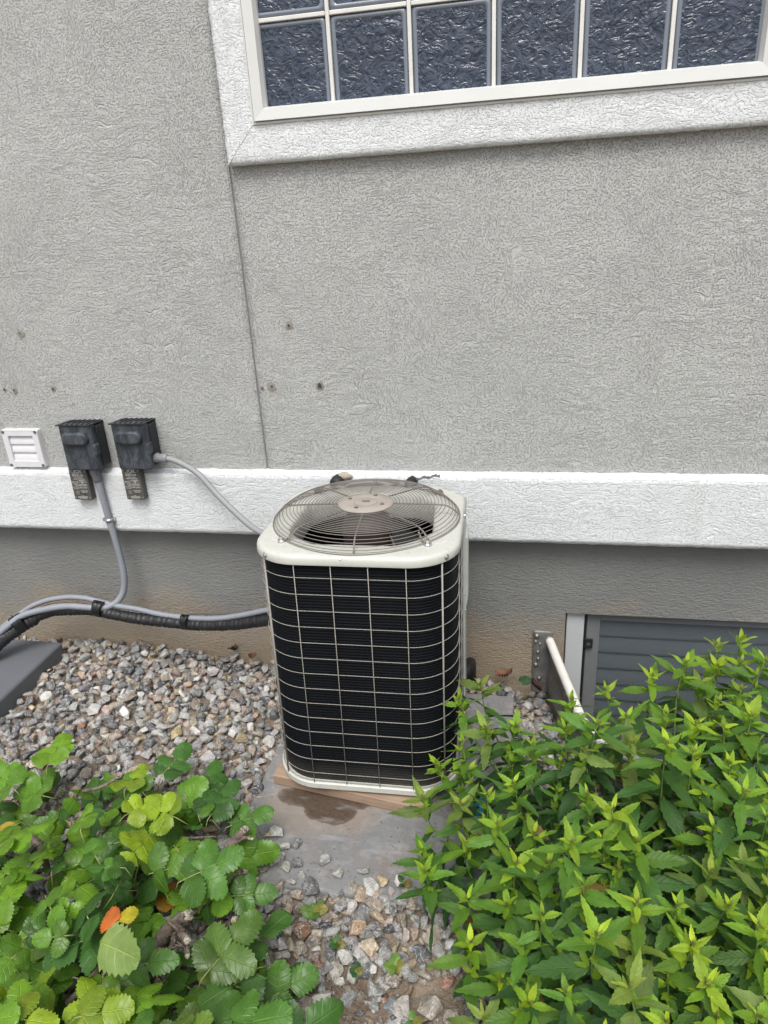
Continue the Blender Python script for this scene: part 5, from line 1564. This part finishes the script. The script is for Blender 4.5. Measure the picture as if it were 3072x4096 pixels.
# a green leaf that came off, by the wall and on the soil
def fallen(px, py, L, lab, c_, k):
    p = atZ(px, py, .03)
    if p.y > -.01: p = atY(px, py, .0)
    p.z = max(p.z, gh(p.x, p.y) + .028)
    o = bpy.data.objects.new('fallen_leaf', HM[k]); col.objects.link(o)
    o.matrix_world = leaf_frame(p, Vector((.9, .25, -.02)), Vector((0, -.25, 1)), L); o.color = (*c_, 1)
    return tag(o, lab, 'leaf')
fallen(2075, 2722, .05, 'dark green leaf lying by the foundation between dead leaves', (.035, .09, .04), 3)
fallen(1160, 3890, .055, 'single dark green leaf lying on the soil right of the spiny shrub', (.04, .125, .035), 5)
# seedlings
def seedling(px, py, n_, L, lab, tint):
    p = atZ(px, py, .02); p.z = gh(p.x, p.y) + .008
    root = tag(empty('seedling', p), lab, 'seedling', 'weed seedlings on the ground')
    mb = MB(); mb.tube([p + Vector((0, 0, -.01)), p + Vector((.002, 0, .02)), p + Vector((0, .004, .035))], .0014, 5); chld(mb, 'stem', M_STEM, root)
    for k in range(n_):
        a = 6.283 * k / n_ + rnd.uniform(-.3, .3); q = p + Vector((0, .002, .018 + .016 * rnd.random()))
        o = bpy.data.objects.new('leaf', HM[rnd.randrange(9)]); col.objects.link(o); o.parent = root
        o.matrix_parent_inverse = Matrix.Translation(-p)
        o.matrix_basis = leaf_frame(q, Vector((math.cos(a), math.sin(a), .5)), Vector((0, -.3, 1)), L * rnd.uniform(.7, 1.15)); o.color = (*(tint if k else mixc(tint, (.3, .2, .04), .6)), 1)
seedling(1255, 3650, 6, .034, 'largest seedling clump among the stones right of the spiny shrub', (.12, .22, .04))
seedling(1340, 3775, 5, .026, 'small dark seedling between stones below the largest clump', (.06, .15, .04))
seedling(1420, 3885, 4, .026, 'dark seedling beside a pale stone at the edge of the bare soil', (.05, .13, .04))
seedling(1570, 3860, 4, .030, 'upright lime green seedling among stones near the leafy shrub', (.16, .28, .05))
seedling(1612, 3525, 3, .024, 'tiny seedling at the front edge of the concrete pad', (.05, .13, .04))
seedling(1650, 4080, 3, .024, 'tiny green seedling on the soil at the bottom of the picture', (.12, .25, .05))
# dry twigs on the soil
TW = [((1330, 3905), (1460, 4030), 'long dry twig slanting down across the bare soil'), ((1475, 3790), (1490, 3960), 'upright thin dry twig pointing at the stones above the bare soil'), ((1490, 3960), (1450, 4050), 'dry twig at the lower end of the upright twig'),
      ((1350, 4020), (1470, 4080), 'lowest dry twig on the soil near the bottom edge'), ((1560, 3990), (1530, 4085), 'dry twig on the soil beside the pale grey boulder'), ((1500, 3800), (1590, 3850), 'dry twig lying across stones under the lime green seedling'),
      ((1650, 3930), (1600, 4000), 'thick stubby brown stick near the leafy shrub'), ((1330, 3820), (1320, 3960), 'thin dry twig nearest the spiny shrub')]
for k, (a, b, lab) in enumerate(TW):
    pa, pb = atZ(*a, .0), atZ(*b, .0)
    P = []
    for i in range(9):
        q = pa.lerp(pb, i / 8) + Vector((.004 * mnoise.noise((i * .6, k, 1)), .004 * mnoise.noise((i * .6, k, 5)), 0)); q.z = gh(q.x, q.y) + .010; P.append(q)
    mb = MB(); mb.tube(P, lambda i: rnd.uniform(.0018, .0024) if k != 6 else .006, 6)
    tag(mb.build('dry_twig', M_TWIG), lab, 'twig', 'dry twigs on the soil')
